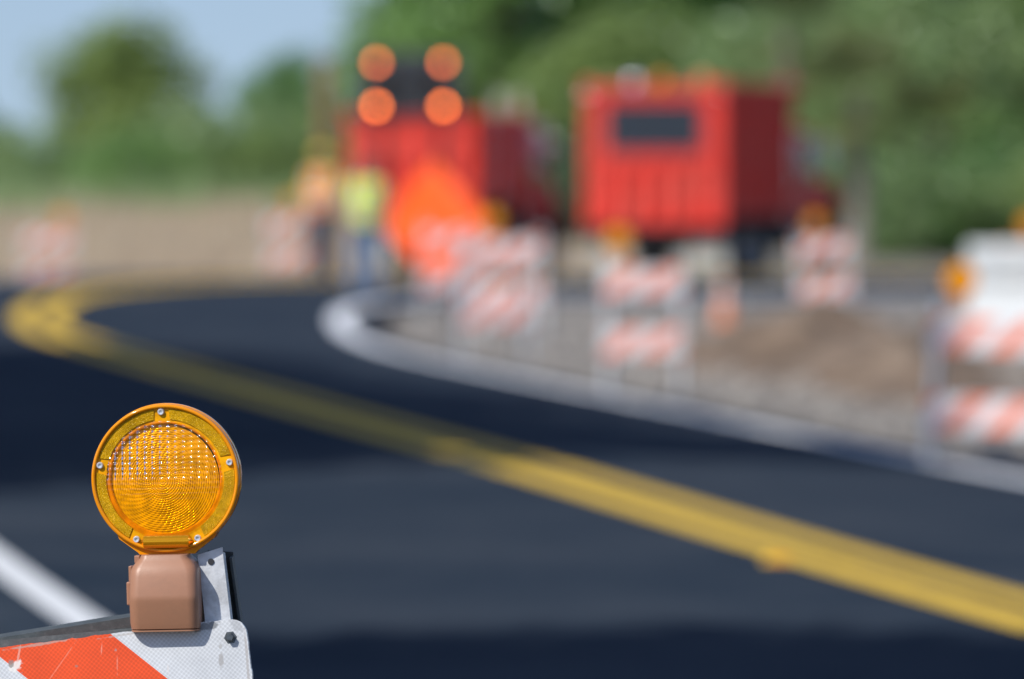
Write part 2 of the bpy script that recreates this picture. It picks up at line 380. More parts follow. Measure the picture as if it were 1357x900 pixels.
M['wood'] = mat('weathered_wood', (0.20, 0.125, 0.07), 0.85, var=0.35, scale=9, bump=0.3)
M['cone'] = mat('cone_orange', (0.72, 0.22, 0.08), 0.6, dirt=(0.4, 0.3, 0.22), dirt_amt=0.6, dscale=6)
M['barrier'] = mat('white_barrier_plastic', (0.62, 0.65, 0.65), 0.45, var=0.06, dirt=(0.45, 0.42, 0.36), dirt_amt=0.3, dscale=4)
M['lamp_on'] = emit_mat('lit_amber_lamp', (1.0, 0.19, 0.03), 17.0); M['lamp_dim'] = emit_mat('lit_amber_lamp_weak', (1.0, 0.19, 0.04), 10.0)
M['lamp_off'] = amber_back('unlit_amber_lamp', (0.28, 0.10, 0.01), 0.25)
M['bark'] = mat('bark', (0.13, 0.10, 0.075), 0.9, var=0.4, scale=5, bump=0.5, bscale=14)
M['palm_bark'] = mat('palm_bark', (0.22, 0.20, 0.17), 0.9, var=0.3, scale=7, bump=0.5, bscale=14)
M['leaf_a'] = leaf_mat('foliage_mid', (0.163, 0.264, 0.083), (0.293, 0.388, 0.108))
M['leaf_b'] = leaf_mat('foliage_bright', (0.137, 0.281, 0.083), (0.221, 0.378, 0.105))
M['leaf_c'] = leaf_mat('foliage_grey', (0.206, 0.321, 0.143), (0.330, 0.451, 0.176))
M['leaf_d'] = leaf_mat('foliage_dark', (0.058, 0.134, 0.066), (0.117, 0.201, 0.083))
M['frond'] = leaf_mat('palm_frond', (0.12, 0.18, 0.07), (0.24, 0.26, 0.09))
M['dry'] = leaf_mat('dry_grass', (0.50, 0.41, 0.29), (0.64, 0.53, 0.39))
M['stone'] = mat('crushed_stone', (0.40, 0.37, 0.33), 0.9, var=0.3, scale=3)

# ------------------------------------------------------------------ the road's centre line and the lie of the land
_pts = [(10.9, -30), (7.05, -8), (3.87, 11.5), (1.87, 23.6), (1.10, 28.4), (.09, 35.0), (-.92, 41.0), (-1.95, 47.3), (-2.78, 52.3), (-3.5, 56.8),
        (-4.2, 61.6), (-4.68, 67.0), (-4.93, 72.5), (-4.95, 78.0), (-4.45, 82.6), (-3.4, 86.0), (-0.8, 87.8), (3, 88.3), (12, 88.4), (40, 87.0), (120, 80.0), (260, 62.0)]
def _catmull(P, step):
    P = np.array(P, float); P = np.vstack([2*P[0]-P[1], P, 2*P[-1]-P[-2]]); out = []
    for i in range(1, len(P)-2):
        p0, p1, p2, p3 = P[i-1:i+3]; n = max(2, int(np.linalg.norm(p2-p1)/step))
        t = np.linspace(0, 1, n, endpoint=False)[:, None]
        out.append(0.5*((2*p1)+(-p0+p2)*t+(2*p0-5*p1+4*p2-p3)*t**2+(-p0+3*p1-3*p2+p3)*t**3))
    return np.vstack(out+[P[-2][None]])
_c = _catmull(_pts, 0.25)
_s = np.concatenate([[0], np.cumsum(np.linalg.norm(np.diff(_c, axis=0), axis=1))])
_si = np.arange(0, _s[-1], 0.4)
CL = np.stack([np.interp(_si, _s, _c[:, 0]), np.interp(_si, _s, _c[:, 1])], 1)
_k = np.hanning(13); _k /= _k.sum()
_pad = np.vstack([np.repeat(CL[:1], 6, 0), CL, np.repeat(CL[-1:], 6, 0)])
CL = np.stack([np.convolve(_pad[:, 0], _k, 'valid'), np.convolve(_pad[:, 1], _k, 'valid')], 1)[4:-4]
TAN = np.gradient(CL, axis=0); TAN /= np.linalg.norm(TAN, axis=1)[:, None]
NRM = np.stack([TAN[:, 1], -TAN[:, 0]], 1)     # to the right of travel

def road_d(X, Y):
    X = np.atleast_1d(np.asarray(X, float)).ravel(); Y = np.atleast_1d(np.asarray(Y, float)).ravel()
    out = np.empty(len(X)); P = np.stack([X, Y], 1)
    for a in range(0, len(P), 4000):
        q = P[a:a+4000]; dd = ((q[:, None, :]-CL[None])**2).sum(2); i = dd.argmin(1)
        v = q-CL[i]; lat = (v*NRM[i]).sum(1); dist = np.sqrt(dd[np.arange(len(q)), i])
        out[a:a+4000] = np.where(lat >= 0, 1, -1)*np.maximum(np.abs(lat), dist)
    return out
def bank(d):
    z = -0.062*np.clip(d, 0, 6.2)
    return z+np.where(d < -4.0, np.maximum(0.094*(d+4.0), -0.30), 0)
def land(X, Y):
    X = np.asarray(X, float); Y = np.asarray(Y, float)
    z = -0.54*smooth01(88.5, 100, Y)
    left = 1-smooth01(-2, 9, X)
    z = z+left*(0.66*smooth01(122, 195, Y)+0.4*smooth01(195, 420, Y))+(1-left)*0.4*smooth01(150, 420, Y)
    return z
def ground(X, Y, d=None):
    if d is None: d = road_d(X, Y)
    X = np.atleast_1d(X); Y = np.atleast_1d(Y)
    w = 1-smooth01(96, 110, Y)          # the embankment fades out beyond the bend
    b = bank(d); b = np.where(d < 0, b*w, b)
    return b+land(X, Y)
def gz(x, y): return float(ground(np.array([x]), np.array([y]))[0])
def on_ground(px, depth):
    x = at_x(px, depth); return Vector((x, depth, gz(x, depth)))

# terrain sheet
xs = np.unique(np.concatenate([np.linspace(-1800, -160, 14), np.linspace(-150, -24, 22), np.arange(-22, -12, 1.5), np.arange(-12, 16, 0.4), np.arange(16, 40, 1.5), np.linspace(42, 160, 22), np.linspace(180, 1800, 14)]))
ys = np.unique(np.concatenate([np.linspace(-300, -22, 14), np.arange(-20, 4, 1.5), np.arange(4, 112, 0.4), np.arange(112, 220, 2.0), np.linspace(225, 600, 30), np.linspace(650, 3500, 16)]))
GX, GY = np.meshgrid(xs, ys); gx, gy = GX.ravel(), GY.ravel()
gd = road_d(gx, gy)
zz = ground(gx, gy, gd)
rs = np.random.RandomState(4)
rough = np.array([mnoise.noise(Vector((a*0.9, b*0.9, 0)))*0.6+mnoise.noise(Vector((a*2.7, b*2.7, 5)))*0.4 for a, b in zip(gx, gy)])
offroad = np.clip((np.abs(gd)-3.9)/0.8, 0, 1)
zz = zz+rough*0.035*offroad*(1+1.2*smooth01(112, 160, gy))-0.14*np.clip((4.0-np.abs(gd))/0.6, 0, 1)
nx, ny = len(xs), len(ys)
ii = np.arange(nx*ny).reshape(ny, nx)
quads = np.stack([ii[:-1, :-1], ii[:-1, 1:], ii[1:, 1:], ii[1:, :-1]], -1).reshape(-1, 4)

def terrain_mat():
    m, n, l, p = new_mat('terrain_soil')
    tc = n.new('ShaderNodeTexCoord')
    def noise(sc, det=6, ro=0.6):
        q = n.new('ShaderNodeTexNoise'); q.inputs['Scale'].default_value = sc; q.inputs['Detail'].default_value = det; q.inputs['Roughness'].default_value = ro
        l.new(tc.outputs['Object'], q.inputs['Vector']); return q.outputs['Fac']
    def ramp(f, a, b):
        r = n.new('ShaderNodeValToRGB'); r.color_ramp.elements[0].position = 0.32; r.color_ramp.elements[1].position = 0.68
        r.color_ramp.elements[0].color = (*a, 1); r.color_ramp.elements[1].color = (*b, 1); l.new(f, r.inputs[0]); return r.outputs[0]
    def attr(nm):
        a = n.new('ShaderNodeAttribute'); a.attribute_name = nm; return a.outputs['Fac']
    def mix(f, a, b):
        x = n.new('ShaderNodeMix'); x.data_type = 'RGBA'; l.new(f, x.inputs['Factor']); l.new(a, x.inputs['A']); l.new(b, x.inputs['B']); return x.outputs['Result']
    field = ramp(noise(0.35), (0.42, 0.34, 0.255), (0.58, 0.485, 0.38))
    gravel = ramp(noise(1.6, 9, 0.75), (0.135, 0.122, 0.105), (0.29, 0.265, 0.235))
    verge = ramp(noise(2.2, 8, 0.7), (0.055, 0.045, 0.028), (0.13, 0.11, 0.06))
    green = ramp(noise(0.5, 8, 0.7), (0.05, 0.075, 0.028), (0.11, 0.12, 0.055))
    soil = ramp(noise(0.9, 8, 0.7), (0.15, 0.10, 0.065), (0.31, 0.25, 0.19))
    c = mix(attr('gravel'), field, gravel); c = mix(attr('soil'), c, soil); c = mix(attr('verge'), c, verge); c = mix(attr('green'), c, green)
    l.new(c, p.inputs['Base Color']); p.inputs['Roughness'].default_value = 0.95; p.inputs['Specular IOR Level'].default_value = 0.2
    b = n.new('ShaderNodeBump'); b.inputs['Strength'].default_value = 0.6; b.inputs['Distance'].default_value = 0.03
    l.new(noise(9, 8, 0.75), b.inputs['Height']); l.new(b.outputs[0], p.inputs['Normal'])
    return m
t_me = np_mesh('terrain', np.stack([gx, gy, zz], 1), quads, terrain_mat(), smooth=True)
def zone(nm, w):
    a = t_me.attributes.new(nm, 'FLOAT', 'POINT'); a.data.foreach_set('value', np.clip(w, 0, 1).astype(np.float32))
zone('gravel', np.where(gd > 0, 1-smooth01(24, 40, gd), 0)+smooth01(-1.5, 3, gx)*smooth01(88, 92, gy)*(1-smooth01(126, 140, gy)))
zone('soil', smooth01(4.3, 5.6, gd)*(1-smooth01(9, 13, gd))*smooth01(46, 56, gy)*(1-smooth01(70, 80, gy))*smooth01(.6, 2.2, gx)*(.55+.9*rough))
zone('verge', np.where(gd < 0, 1, 0)*(1-smooth01(76, 90, gy)))
zone('green', smooth01(210, 330, gy)+smooth01(1, 7, gx)*smooth01(126, 142, gy))
tag(link_mesh('terrain', t_me), kind='structure')

# road, laid along the centre line
def strip(name, d_list, dz, material, skirt=0.0, s0=0, s1=None):
    sl = slice(s0, s1); c, nr = CL[sl], NRM[sl]; m = len(c); rows = []
    for d in d_list:
        P = c+nr*d; z = ground(P[:, 0], P[:, 1], np.full(m, float(d)))+dz
        rows.append(np.stack([P[:, 0], P[:, 1], z], 1))
    if skirt:
        a = rows[0].copy(); a[:, 2] -= skirt; b = rows[-1].copy(); b[:, 2] -= skirt; rows = [a]+rows+[b]
    V = np.stack(rows, 1); k = len(rows); idx = np.arange(m*k).reshape(m, k)
    Q = np.stack([idx[:-1, :-1], idx[:-1, 1:], idx[1:, 1:], idx[1:, :-1]], -1).reshape(-1, 4)
    return link_mesh(name, np_mesh(name, V.reshape(-1, 3), Q, material, smooth=True))
def asphalt():
    m, n, l, p = new_mat('asphalt')
    tc = n.new('ShaderNodeTexCoord')
    def noise(sc, det=6, ro=0.6):
        q = n.new('ShaderNodeTexNoise'); q.inputs['Scale'].default_value = sc; q.inputs['Detail'].default_value = det; q.inputs['Roughness'].default_value = ro
        l.new(tc.outputs['Object'], q.inputs['Vector']); return q.outputs['Fac']
    r = n.new('ShaderNodeValToRGB'); r.color_ramp.elements[0].position = 0.3; r.color_ramp.elements[1].position = 0.72
    r.color_ramp.elements[0].color = (0.016, 0.030, 0.051, 1); r.color_ramp.elements[1].color = (0.062, 0.075, 0.094, 1)
    l.new(noise(0.45, 8, 0.62), r.inputs[0])
    v = n.new('ShaderNodeTexVoronoi'); v.inputs['Scale'].default_value = 90; l.new(tc.outputs['Object'], v.inputs['Vector'])
    mr = n.new('ShaderNodeMapRange'); mr.inputs['To Min'].default_value = 1.35; mr.inputs['To Max'].default_value = 0.7; mr.inputs['From Max'].default_value = 0.6; l.new(v.outputs['Distance'], mr.inputs['Value'])
    mu = n.new('ShaderNodeVectorMath'); mu.operation = 'MULTIPLY'; l.new(r.outputs[0], mu.inputs[0]); l.new(mr.outputs[0], mu.inputs[1])
    l.new(mu.outputs[0], p.inputs['Base Color']); p.inputs['Roughness'].default_value = 0.95; p.inputs['Specular IOR Level'].default_value = 0.04
    b = n.new('ShaderNodeBump'); b.inputs['Strength'].default_value = 0.5; b.inputs['Distance'].default_value = 0.006
    l.new(v.outputs['Distance'], b.inputs['Height']); l.new(b.outputs[0], p.inputs['Normal'])
    return m
def line_paint(name, a, b):
    m, n, l, p = new_mat(name)
    tc = n.new('ShaderNodeTexCoord'); q = n.new('ShaderNodeTexNoise'); q.inputs['Scale'].default_value = 7; q.inputs['Detail'].default_value = 9; q.inputs['Roughness'].default_value = 0.75
    l.new(tc.outputs['Object'], q.inputs['Vector'])
    r = n.new('ShaderNodeValToRGB'); r.color_ramp.elements[0].position = 0.30; r.color_ramp.elements[1].position = 0.52
    r.color_ramp.elements[0].color = (*b, 1); r.color_ramp.elements[1].color = (*a, 1); l.new(q.outputs['Fac'], r.inputs[0])
    l.new(r.outputs[0], p.inputs['Base Color']); p.inputs['Roughness'].default_value = 0.8; p.inputs['Specular IOR Level'].default_value = 0.15
    return m
ED_L, ED_R = -3.34, 3.08
tag(strip('road', [-3.65, ED_L, -1.6, -0.3, 0, 0.3, 1.6, ED_R, 3.5], 0.0, asphalt(), skirt=0.2), kind='structure')
M['yellow'] = line_paint('yellow_line_paint', (0.76, 0.50, 0.06), (0.46, 0.29, 0.05))
M['white_line'] = line_paint('white_line_paint', (0.72, 0.74, 0.75), (0.46, 0.47, 0.47))
for d in (-0.165, 0.165):
    tag(strip('yellow_centre_line', [d-0.095, d+0.095], 0.004, M['yellow']), kind='structure')
M['white_line_bright'] = line_paint('bright_white_line_paint', (0.88, 0.90, 0.92), (0.66, 0.67, 0.68))  # brighter white, for the right edge line only
for d, hw, pm in ((ED_L, .078, 'white_line'), (ED_R, .105, 'white_line_bright')):
    tag(strip('white_edge_line', [d-hw, d+hw], 0.004, M[pm]), kind='structure')

# ------------------------------------------------------------------ barricades and warning lights
def rounded_poly(x0, x1, z0, z1, r, n=6, rs=None):
    """rs: radii for (x1z1, x0z1, x0z0, x1z0)"""
    rs = rs or (r, r, r, r); pts = []
    for (cx, cz, a0, q) in ((x1, z1, 0, rs[0]), (x0, z1, 90, rs[1]), (x0, z0, 180, rs[2]), (x1, z0, 270, rs[3])):
        sx = -1 if cx == x1 else 1; sz = -1 if cz == z1 else 1
        for i in range(n+1):
            a = R(a0+90*i/n); pts.append((cx+sx*q+q*math.cos(a), cz+sz*q+q*math.sin(a)))
    return pts
def panel_mesh(W, h, t, corner, material, ragged=0.0, bevel=0.0):
    pts = rounded_poly(-W, 0, -h, 0, corner)
    if ragged:
        rr = random.Random(3); out = []
        for i, p in enumerate(pts):
            q = pts[(i+1) % len(pts)]; n = max(1, int(math.hypot(q[0]-p[0], q[1]-p[1])/0.006))
            for k in range(n):
                x, z = p[0]+(q[0]-p[0])*k/n, p[1]+(q[1]-p[1])*k/n
                j = ragged*(mnoise.noise(Vector((x*90, z*90, 2)))+0.6*rr.uniform(-1, 1))
                out.append((x+(j if abs(x) < 1e-3 or abs(x) < corner else 0), z+(j if abs(z) < corner or abs(x) < 1e-3 else 0)))
        pts = out
    b = MB().prism(pts, 0, t, 'y')
    return b.mesh('rail_panel', material)
def channel(mb, x0, x1, depth, t, z0, z1, Mx=None, slant=0.0):
    """steel channel standing along z, open to the back; the top may be cut at a slant"""
    zz_ = (z1-slant, z1)
    mb.prism([(x0, z0), (x1, z0), (x1, z1), (x0, z1-slant)], 0, t, 'y', Mx)
    mb.box(x0, x0+t, t+0.0005, depth, z0, z1-slant-0.004, Mx); mb.box(x1-t, x1, t+0.0005, depth, z0, z1-0.006, Mx)
    return mb
def frame_m(H, lean, y0, back=False):
    """front frame plane: origin on the top line, z down the leg"""
    return Matrix.Translation((0, y0, H)) @ Matrix.Rotation(-lean if not back else lean, 4, 'X')

PANELS = {}
def barricade(W=0.61, H=1.02, detail=False, name='barricade', spread=0.20):
    """folding A-frame with two striped rails on each side and four steel legs; origin on the ground under its middle"""
    root = empty(name)
    lean = math.asin(spread/H); L = H/math.cos(lean)
    for back in (False, True):
        Fm = frame_m(H, lean, 0.075 if back else 0.0, back)
        key = (round(W, 3), back, detail)
        if key not in PANELS:
            PANELS[key] = panel_mesh(W if not back else W-.08, 0.205, 0.012, 0.022 if detail else 0.02,
                                     M['stripe_near'] if (detail and not back) else M['stripe'], ragged=0.0011 if detail else 0)
        for k, z in enumerate((0.0, -0.47)):
            o = link_mesh('rail_panel', PANELS[key], root)
            if back: o.matrix_local = Fm @ Matrix.Translation((-W/2+.04, 0.0, z)) @ Matrix.Rotation(math.pi, 4, 'Z')
            else: o.matrix_local = Fm @ Matrix.Translation((W/2, -0.012, z))
        for sx in (-1, 1):
            xc = sx*(W/2-0.034)
            top = 0.094 if (not back) else (0.09 if detail else 0.05)
            xo = 0.004 if (detail and back) else (-0.003 if detail else 0); xc += xo
            mb = MB(); Mx = Fm if not back else Fm @ Matrix.Rotation(math.pi, 4, 'Z')
            s_ = 1 if not back else -1
            channel(mb, s_*xc-0.0165, s_*xc+0.0165, 0.026, 0.0032, -L+0.01, top, Mx, slant=0.006)
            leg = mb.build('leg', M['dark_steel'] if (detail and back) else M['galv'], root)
            if detail and not back:
                for k, z in enumerate((-0.024, -0.494)):
                    hb = MB().lathe([(0.0001, -0.021), (0.0048, -0.021), (0.0062, -0.0195), (0.0062, -0.0125), (0.0085, -0.0124), (0.0085, -0.0121)], 6, 'y', Fm @ Matrix.Translation((xc+0.015, 0, z)))
                    hb.build('bolt', M['bolt'], root)
                MB().lathe([(0.0001, -0.0014), (0.0042, -0.0014), (0.0042, 0.0002)], 14, 'y', Fm @ Matrix.Translation((xc, 0, top-0.017))).build('bolt_hole', M['black'], leg)
        if detail:
            # painted steel angle along the top, behind the sheet
            Mb = Fm @ Matrix.Translation((0, 0, 0.004)) @ Matrix.Rotation(R(1.9 if not back else -1.9), 4, 'Y')
            b = MB(); b.box(-W/2-0.002, W/2-0.09, 0.004, 0.0075, -0.05, 0.006, Mb); b.box(-W/2-0.002, W/2-0.09, 0.0075, 0.034, 0.002, 0.006, Mb)
            b.build('top_rail', M['dark_steel'], root)
    for sx in (-1, 1):
        MB().tube([(sx*(W/2-0.034), 0.005, H+0.01), (sx*(W/2-0.034), 0.07, H+0.01)], 0.006, 8).build('hinge_pin', M['bolt'], root, smooth=40)
    return root

def polar(name, Rr, nr, na, yfun, material, parent, loc):
    th = np.linspace(0, 2*np.pi, na, endpoint=False); rr_ = np.linspace(0, Rr, nr+1)[1:]
    T, Q = np.meshgrid(th, rr_); X = (Q*np.cos(T)).ravel(); Z = (Q*np.sin(T)).ravel()
    V = np.stack([X, yfun(X, Z), Z], 1); V = np.vstack([[0, float(yfun(np.zeros(1), np.zeros(1))[0]), 0], V])
    idx = 1+np.arange(nr*na).reshape(nr, na); nxt = np.roll(idx, -1, 1)
    quad = np.stack([idx[:-1], nxt[:-1], nxt[1:], idx[1:]], -1).reshape(-1, 4)
    me = bpy.data.meshes.new(name)
    fs = [tuple(q) for q in quad.tolist()]+[(0, int(idx[0, (k+1) % na]), int(idx[0, k])) for k in range(na)]
    me.from_pydata(V.tolist(), [], fs); me.polygons.foreach_set('use_smooth', [True]*len(fs)); me.materials.append(material)
    o = link_mesh(name, me, parent); o.location = loc; return o

K = 1/1030.0
def warning_light_close():
    """round amber flasher with moulded lens on a tan battery case; origin under the case"""
    root = empty('warning_light')
    cx, cz = 0.0025, 0.1965
    C = Matrix.Translation((cx, .010, cz)) @ Matrix.Diagonal((1, .70, 1, 1)); LY = lambda y: .010+.70*y
    bead = [(.0932+.0026*math.cos(R(t)), -.0262-.0040*math.sin(R(t))) for t in range(180, -1, -15)]
    prof = [(.0906, -.0225)]+bead+[(.0958, -.006), (.0966, -.005)]
    prof = prof+[(r_, -y_) for (r_, y_) in prof[::-1]]
    b = MB().lathe(prof, 144, 'y', C, closed=True)
    b.build('rim', M['rimshell'], root, smooth=35)
    for sgn in (-1, 1):
        fl = MB().lathe([(.0705, sgn*.0205), (.0910, sgn*.0205), (.0910, sgn*.0230), (.0720, sgn*.0230)], 128, 'y', C, closed=True)
        flo = fl.build('flange', M['amber_flange'], root, smooth=30)
        for (a0, a1) in ((19, 86), (98, 162), (174, 237), (303, 367)):
            p = MB(); n = 26; ri, ro = .0766, .0902; pts = []
            for i in range(n+1):
                a = R(a0+(a1-a0)*i/n); pts.append((ro*math.cos(a), ro*math.sin(a)))
            for i in range(n+1):
                a = R(a1-2-(a1-a0-4)*i/n); pts.append((ri*math.cos(a), ri*math.sin(a)))
            n2 = n+1; Y0, Y1 = sgn*.0232, sgn*.0252
            vs = [(x, Y1, z) for x, z in pts]+[(x, Y0, z) for x, z in pts]; m = len(pts)
            fs = [(i, i+1, m-2-i, m-1-i) for i in range(n)]+[(i, (i+1) % m, m+(i+1) % m, m+i) for i in range(m)]
            p.add(vs, fs, C); p.build('retroreflector', M['retro'], root)
        for (dx, dz) in ((-3.5, 88.5), (-87, 19), (86.5, 19.5), (-40.5, -80.5), (41.5, -80.5)):
            S = C @ Matrix.Translation((dx*K, 0, dz*K))
            sc = MB().lathe([(.0001, sgn*.0268), (.0016, sgn*.0268), (.0019, sgn*.0285), (.0034, sgn*.0288), (.0043, sgn*.0275), (.0046, sgn*.0232), (.0001, sgn*.0232)], 20, 'y', S)
            sc.build('screw', M['screw'], root, smooth=40)
    bx_, bz_ = 0.0099, 0.0067/1.0
    def pillow(X, Z, a=0.00078):
        u = (np.mod(X/bx_+0.5, 1)-0.5)*2; v = (np.mod(Z/bz_+0.5, 1)-0.5)*2
        return a*(u*u*1.45+v*v)*0.5
    def front(X, Z):
        r2 = (X*X+Z*Z)/.0756**2
        return -0.0105*(1-r2)+pillow(X, Z, 0.0027)*(0.22+0.78*np.clip((Z+.004)/.010, 0, 1))
    f = polar('lens', .0756, 120, 420, front, M['shell'], root, (cx-.0016, LY(-.0265), cz-.0012))
    f2 = polar('lens', .0735, 60, 220, front, M['shell'], root, (cx, LY(.0215), cz)); f2.rotation_euler = (0, 0, math.pi)
    def back(X, Z):
        r = np.sqrt(X*X+Z*Z); an = np.arctan2(Z, X)
        ring = np.abs(np.mod(r/0.0029, 1)-0.35)
        fac = np.sin(an*46+np.floor(r/0.0029)*1.9)
        return 0.0019*ring*np.minimum(1, r/0.004)+0.00036*fac*np.minimum(1, r/0.015)-0.004*(1-r*r/.0735**2)
    polar('inner_lens', .0733, 150, 240, back, M['ringback'], root, (cx-.0042, LY(-.0165), cz-.0035))
    # foot of the lens and its rounded lip
    nk = MB().prism([(cx-.066, .128), (cx-.062, .119), (cx-.0385, .1015), (cx-.036, .0985), (cx+.036, .0985), (cx+.0385, .1015), (cx+.062, .119), (cx+.066, .128), (cx+.045, .1195), (cx, .1145), (cx-.045, .1195)], -.0043, .0243, 'y')
    nk.build('lens_foot', M['rimshell'], root)
    lip = MB(); pth = [(cx-.0315, -.0065, .1150), (cx-.029, -.0095, .1150), (cx+.029, -.0095, .1150), (cx+.0315, -.0065, .1150)]
    lip.tube(pth, [.003, .0086, .0086, .003], 24); lip.build('lip', M['lip'], root, smooth=50)
    # battery case: stacked rounded outlines
    def ring(z, w, y0, y1, r, xo=0.0, n=7):
        return [(x+xo, y, z) for (x, y) in rounded_poly(-w/2, w/2, y0, y1, r, n)]
    secs = [(.0015, .080, -.030, .036, .010), (.004, .0885, -.0360, .040, .013), (.012, .0905, -.0385, .0405, .014), (.036, .0903, -.0432, .0405, .014),
            (.0405, .0901, -.0440, .0405, .014), (.044, .0900, -.0444, .0405, .014), (.048, .0897, -.0441, .0405, .014), (.0715, .0880, -.0395, .040, .014), (.079, .0865, -.0375, .040, .014),
            (.0845, .0815, -.0348, .039, .013), (.0905, .0720, -.0312, .037, .012), (.0945, .0630, -.0287, .035, .010), (.0985, .0600, -.0272, .034, .009)]
    rings = [ring(*s) for s in secs]; m = len(rings[0]); vs = sum(rings, []); fs = []
    for i in range(len(rings)-1):
        for k in range(m): fs.append((i*m+k, i*m+(k+1) % m, (i+1)*m+(k+1) % m, (i+1)*m+k))
    fs += [tuple(range(m))[::-1], tuple(range((len(rings)-1)*m, len(rings)*m))]
    MB().add([p for z in (.0004, .0026) for p in ring(z, .0882, -.0345, .0400, .0125)], [tuple(range(m))[::-1], tuple(range(m, 2*m))]+[(k, (k+1) % m, m+(k+1) % m, m+k) for k in range(m)]).build('base_plate', M['tan'], root)
    case = MB().add(vs, fs).build('battery_case', M['tan'], root, smooth=40)
    MB().box(-.0505, -.0448, -.016, .004, .034, .064, b=.0015).build('latch', M['tan'], root)
    MB().box(-.0482, -.0440, -.008, .010, .064, .084, b=.001).build('hinge_tab', M['tan'], root)
    MB().box(-.0400, -.0330, -.010, .012, .088, .0975, b=.001).build('shoulder_tab', M['tan'], root)
    MB().box(-.0470, -.0440, -.006, .008, .010, .030, b=.001).build('rib', M['tan'], root)
    MB().lathe([(.0001, .0440), (.006, .0440), (.006, .049), (.0001, .049)], 12, 'x', Matrix.Translation((0, .014, .045))).build('mounting_bolt', M['bolt'], root, smooth=30)
    return root
M['amber_flange'] = amber_back('amber_flange', (0.95, 0.42, 0.005), 0.12)
M['lip'] = mat('amber_lip', (0.92, 0.40, 0.012), 0.10, 0.75, var=0.04)

W_N = 0.61; roll, yaw = R(-7.4), R(-4)
corner = at(325, 819, 8.74)
rotm = (Matrix.Rotation(yaw, 4, 'Z') @ Matrix.Rotation(roll, 4, 'Y'))
H_N = 1.1
for _ in range(6):
    base = corner-(rotm.to_3x3() @ Vector((W_N/2, -0.012, H_N)))
    H_N += (base.z-gz(base.x, base.y))*0.98
near = barricade(W_N, H_N, detail=True, spread=0.12)
near.location = base; near.rotation_euler = rotm.to_euler()
tag(near, 'leaning folding barricade with scratched orange and white rail carrying the tan flasher', 'barricade', 'roadwork barricades')
flasher = warning_light_close()
fb = at(222.5, 835, 8.74+0.021); flasher.location = fb; flasher.rotation_euler = (0, R(-1.4), R(-4.2))
tag(flasher, 'round amber warning light with moulded lens on tan battery case', 'warning light')

def warning_light_simple():
    """the same kind of flasher, farther off"""
    root = empty('warning_light')
    C = Matrix.Translation((0, 0, 0.1965))
    MB().lathe([(.089, -.025), (.0935, -.031), (.0956, -.026), (.0956, .026), (.0935, .031), (.089, .025)], 32, 'y', C, closed=True).build('rim', M['amber_flange'], root, smooth=35)
    for sg in (-1, 1):
        MB().lathe([(.0890, sg*.020), (.0760, sg*.023), (.060, sg*.028), (.030, sg*.032), (.004, sg*.033)], 32, 'y', C).build('lens', M['amber_simple'], root, smooth=50)
    MB().prism([(-.06, .122), (-.036, .0975), (.036, .0975), (.06, .122), (0, .108)], -.02, .02, 'y').build('lens_foot', M['amber_flange'], root)
    MB().prism([(-.045, 0), (.045, 0), (.045, .08), (.03, .0975), (-.03, .0975), (-.045, .08)], -.041, .041, 'y').build('battery_case', M['tan'], root)
    return root
light_proto = warning_light_simple()
_first = [True]
def put_light(b_root, W, H, x_off, label):
    o = light_proto if _first[0] else copy_tree(light_proto); _first[0] = False
    b_root_m = Matrix.LocRotScale(b_root.location, b_root.rotation_euler, None)
    o.location = b_root_m @ Vector((x_off, 0.035, H+0.027)); o.rotation_euler = b_root.rotation_euler
    tag(o, label, 'warning light', 'flashers on the farther barricades')

def put_barricade(px, depth, W=0.61, H=1.02, yaw=0.0, rollv=0.0, label='', light=None, light_label=''):
    o = barricade(W, H, False)
    P = on_ground(px, depth); o.location = P; o.rotation_euler = (0, R(rollv), R(yaw))
    tag(o, label, 'barricade', 'roadwork barricades')
    if light is not None: put_light(o, W, H, light, light_label)
    return o
put_barricade(1338, 39.5, 0.98, .86, yaw=-12, rollv=2, label='wide barricade with two striped rails in front of the white plastic barrier', light=-0.33, light_label='amber flasher on the wide barricade by the white plastic barrier')
put_barricade(855, 51.5, 0.62, .96, yaw=-6, rollv=-1, label='striped barricade on gravel between the orange cone and the dump truck tailgate', light=-0.19, light_label='amber flasher on the barricade next to the orange cone')
put_barricade(650, 60.0, 0.66, .98, yaw=14, rollv=2, label='striped barricade closest to the white edge line below the orange diamond sign')
put_barricade(682, 70.0, 0.72, 1.02, yaw=-10, rollv=-3, label='striped barricade with flasher below the orange diamond sign', light=-0.18, light_label='amber flasher on the barricade below the orange diamond sign')
put_barricade(590, 76.0, 0.61, 1.0, yaw=8, rollv=2, label='striped barricade right under the orange diamond sign, behind two others')
put_barricade(1097, 81.5, 0.66, .95, yaw=-5, rollv=-4, label='striped barricade beside the front wheels of the dump truck', light=-0.08, light_label='amber flasher on the barricade beside the dump truck')
put_barricade(60, 93.0, 0.70, 1.0, yaw=5, rollv=3, label='striped barricade alone on the dry grass outside the bend', light=0.18, light_label='amber flasher on the lone barricade outside the bend')
put_barricade(386, 92.5, 0.66, 1.0, yaw=4, rollv=-2, label='striped barricade beside the two road workers', light=0.05, light_label='amber flasher on the barricade beside the workers')

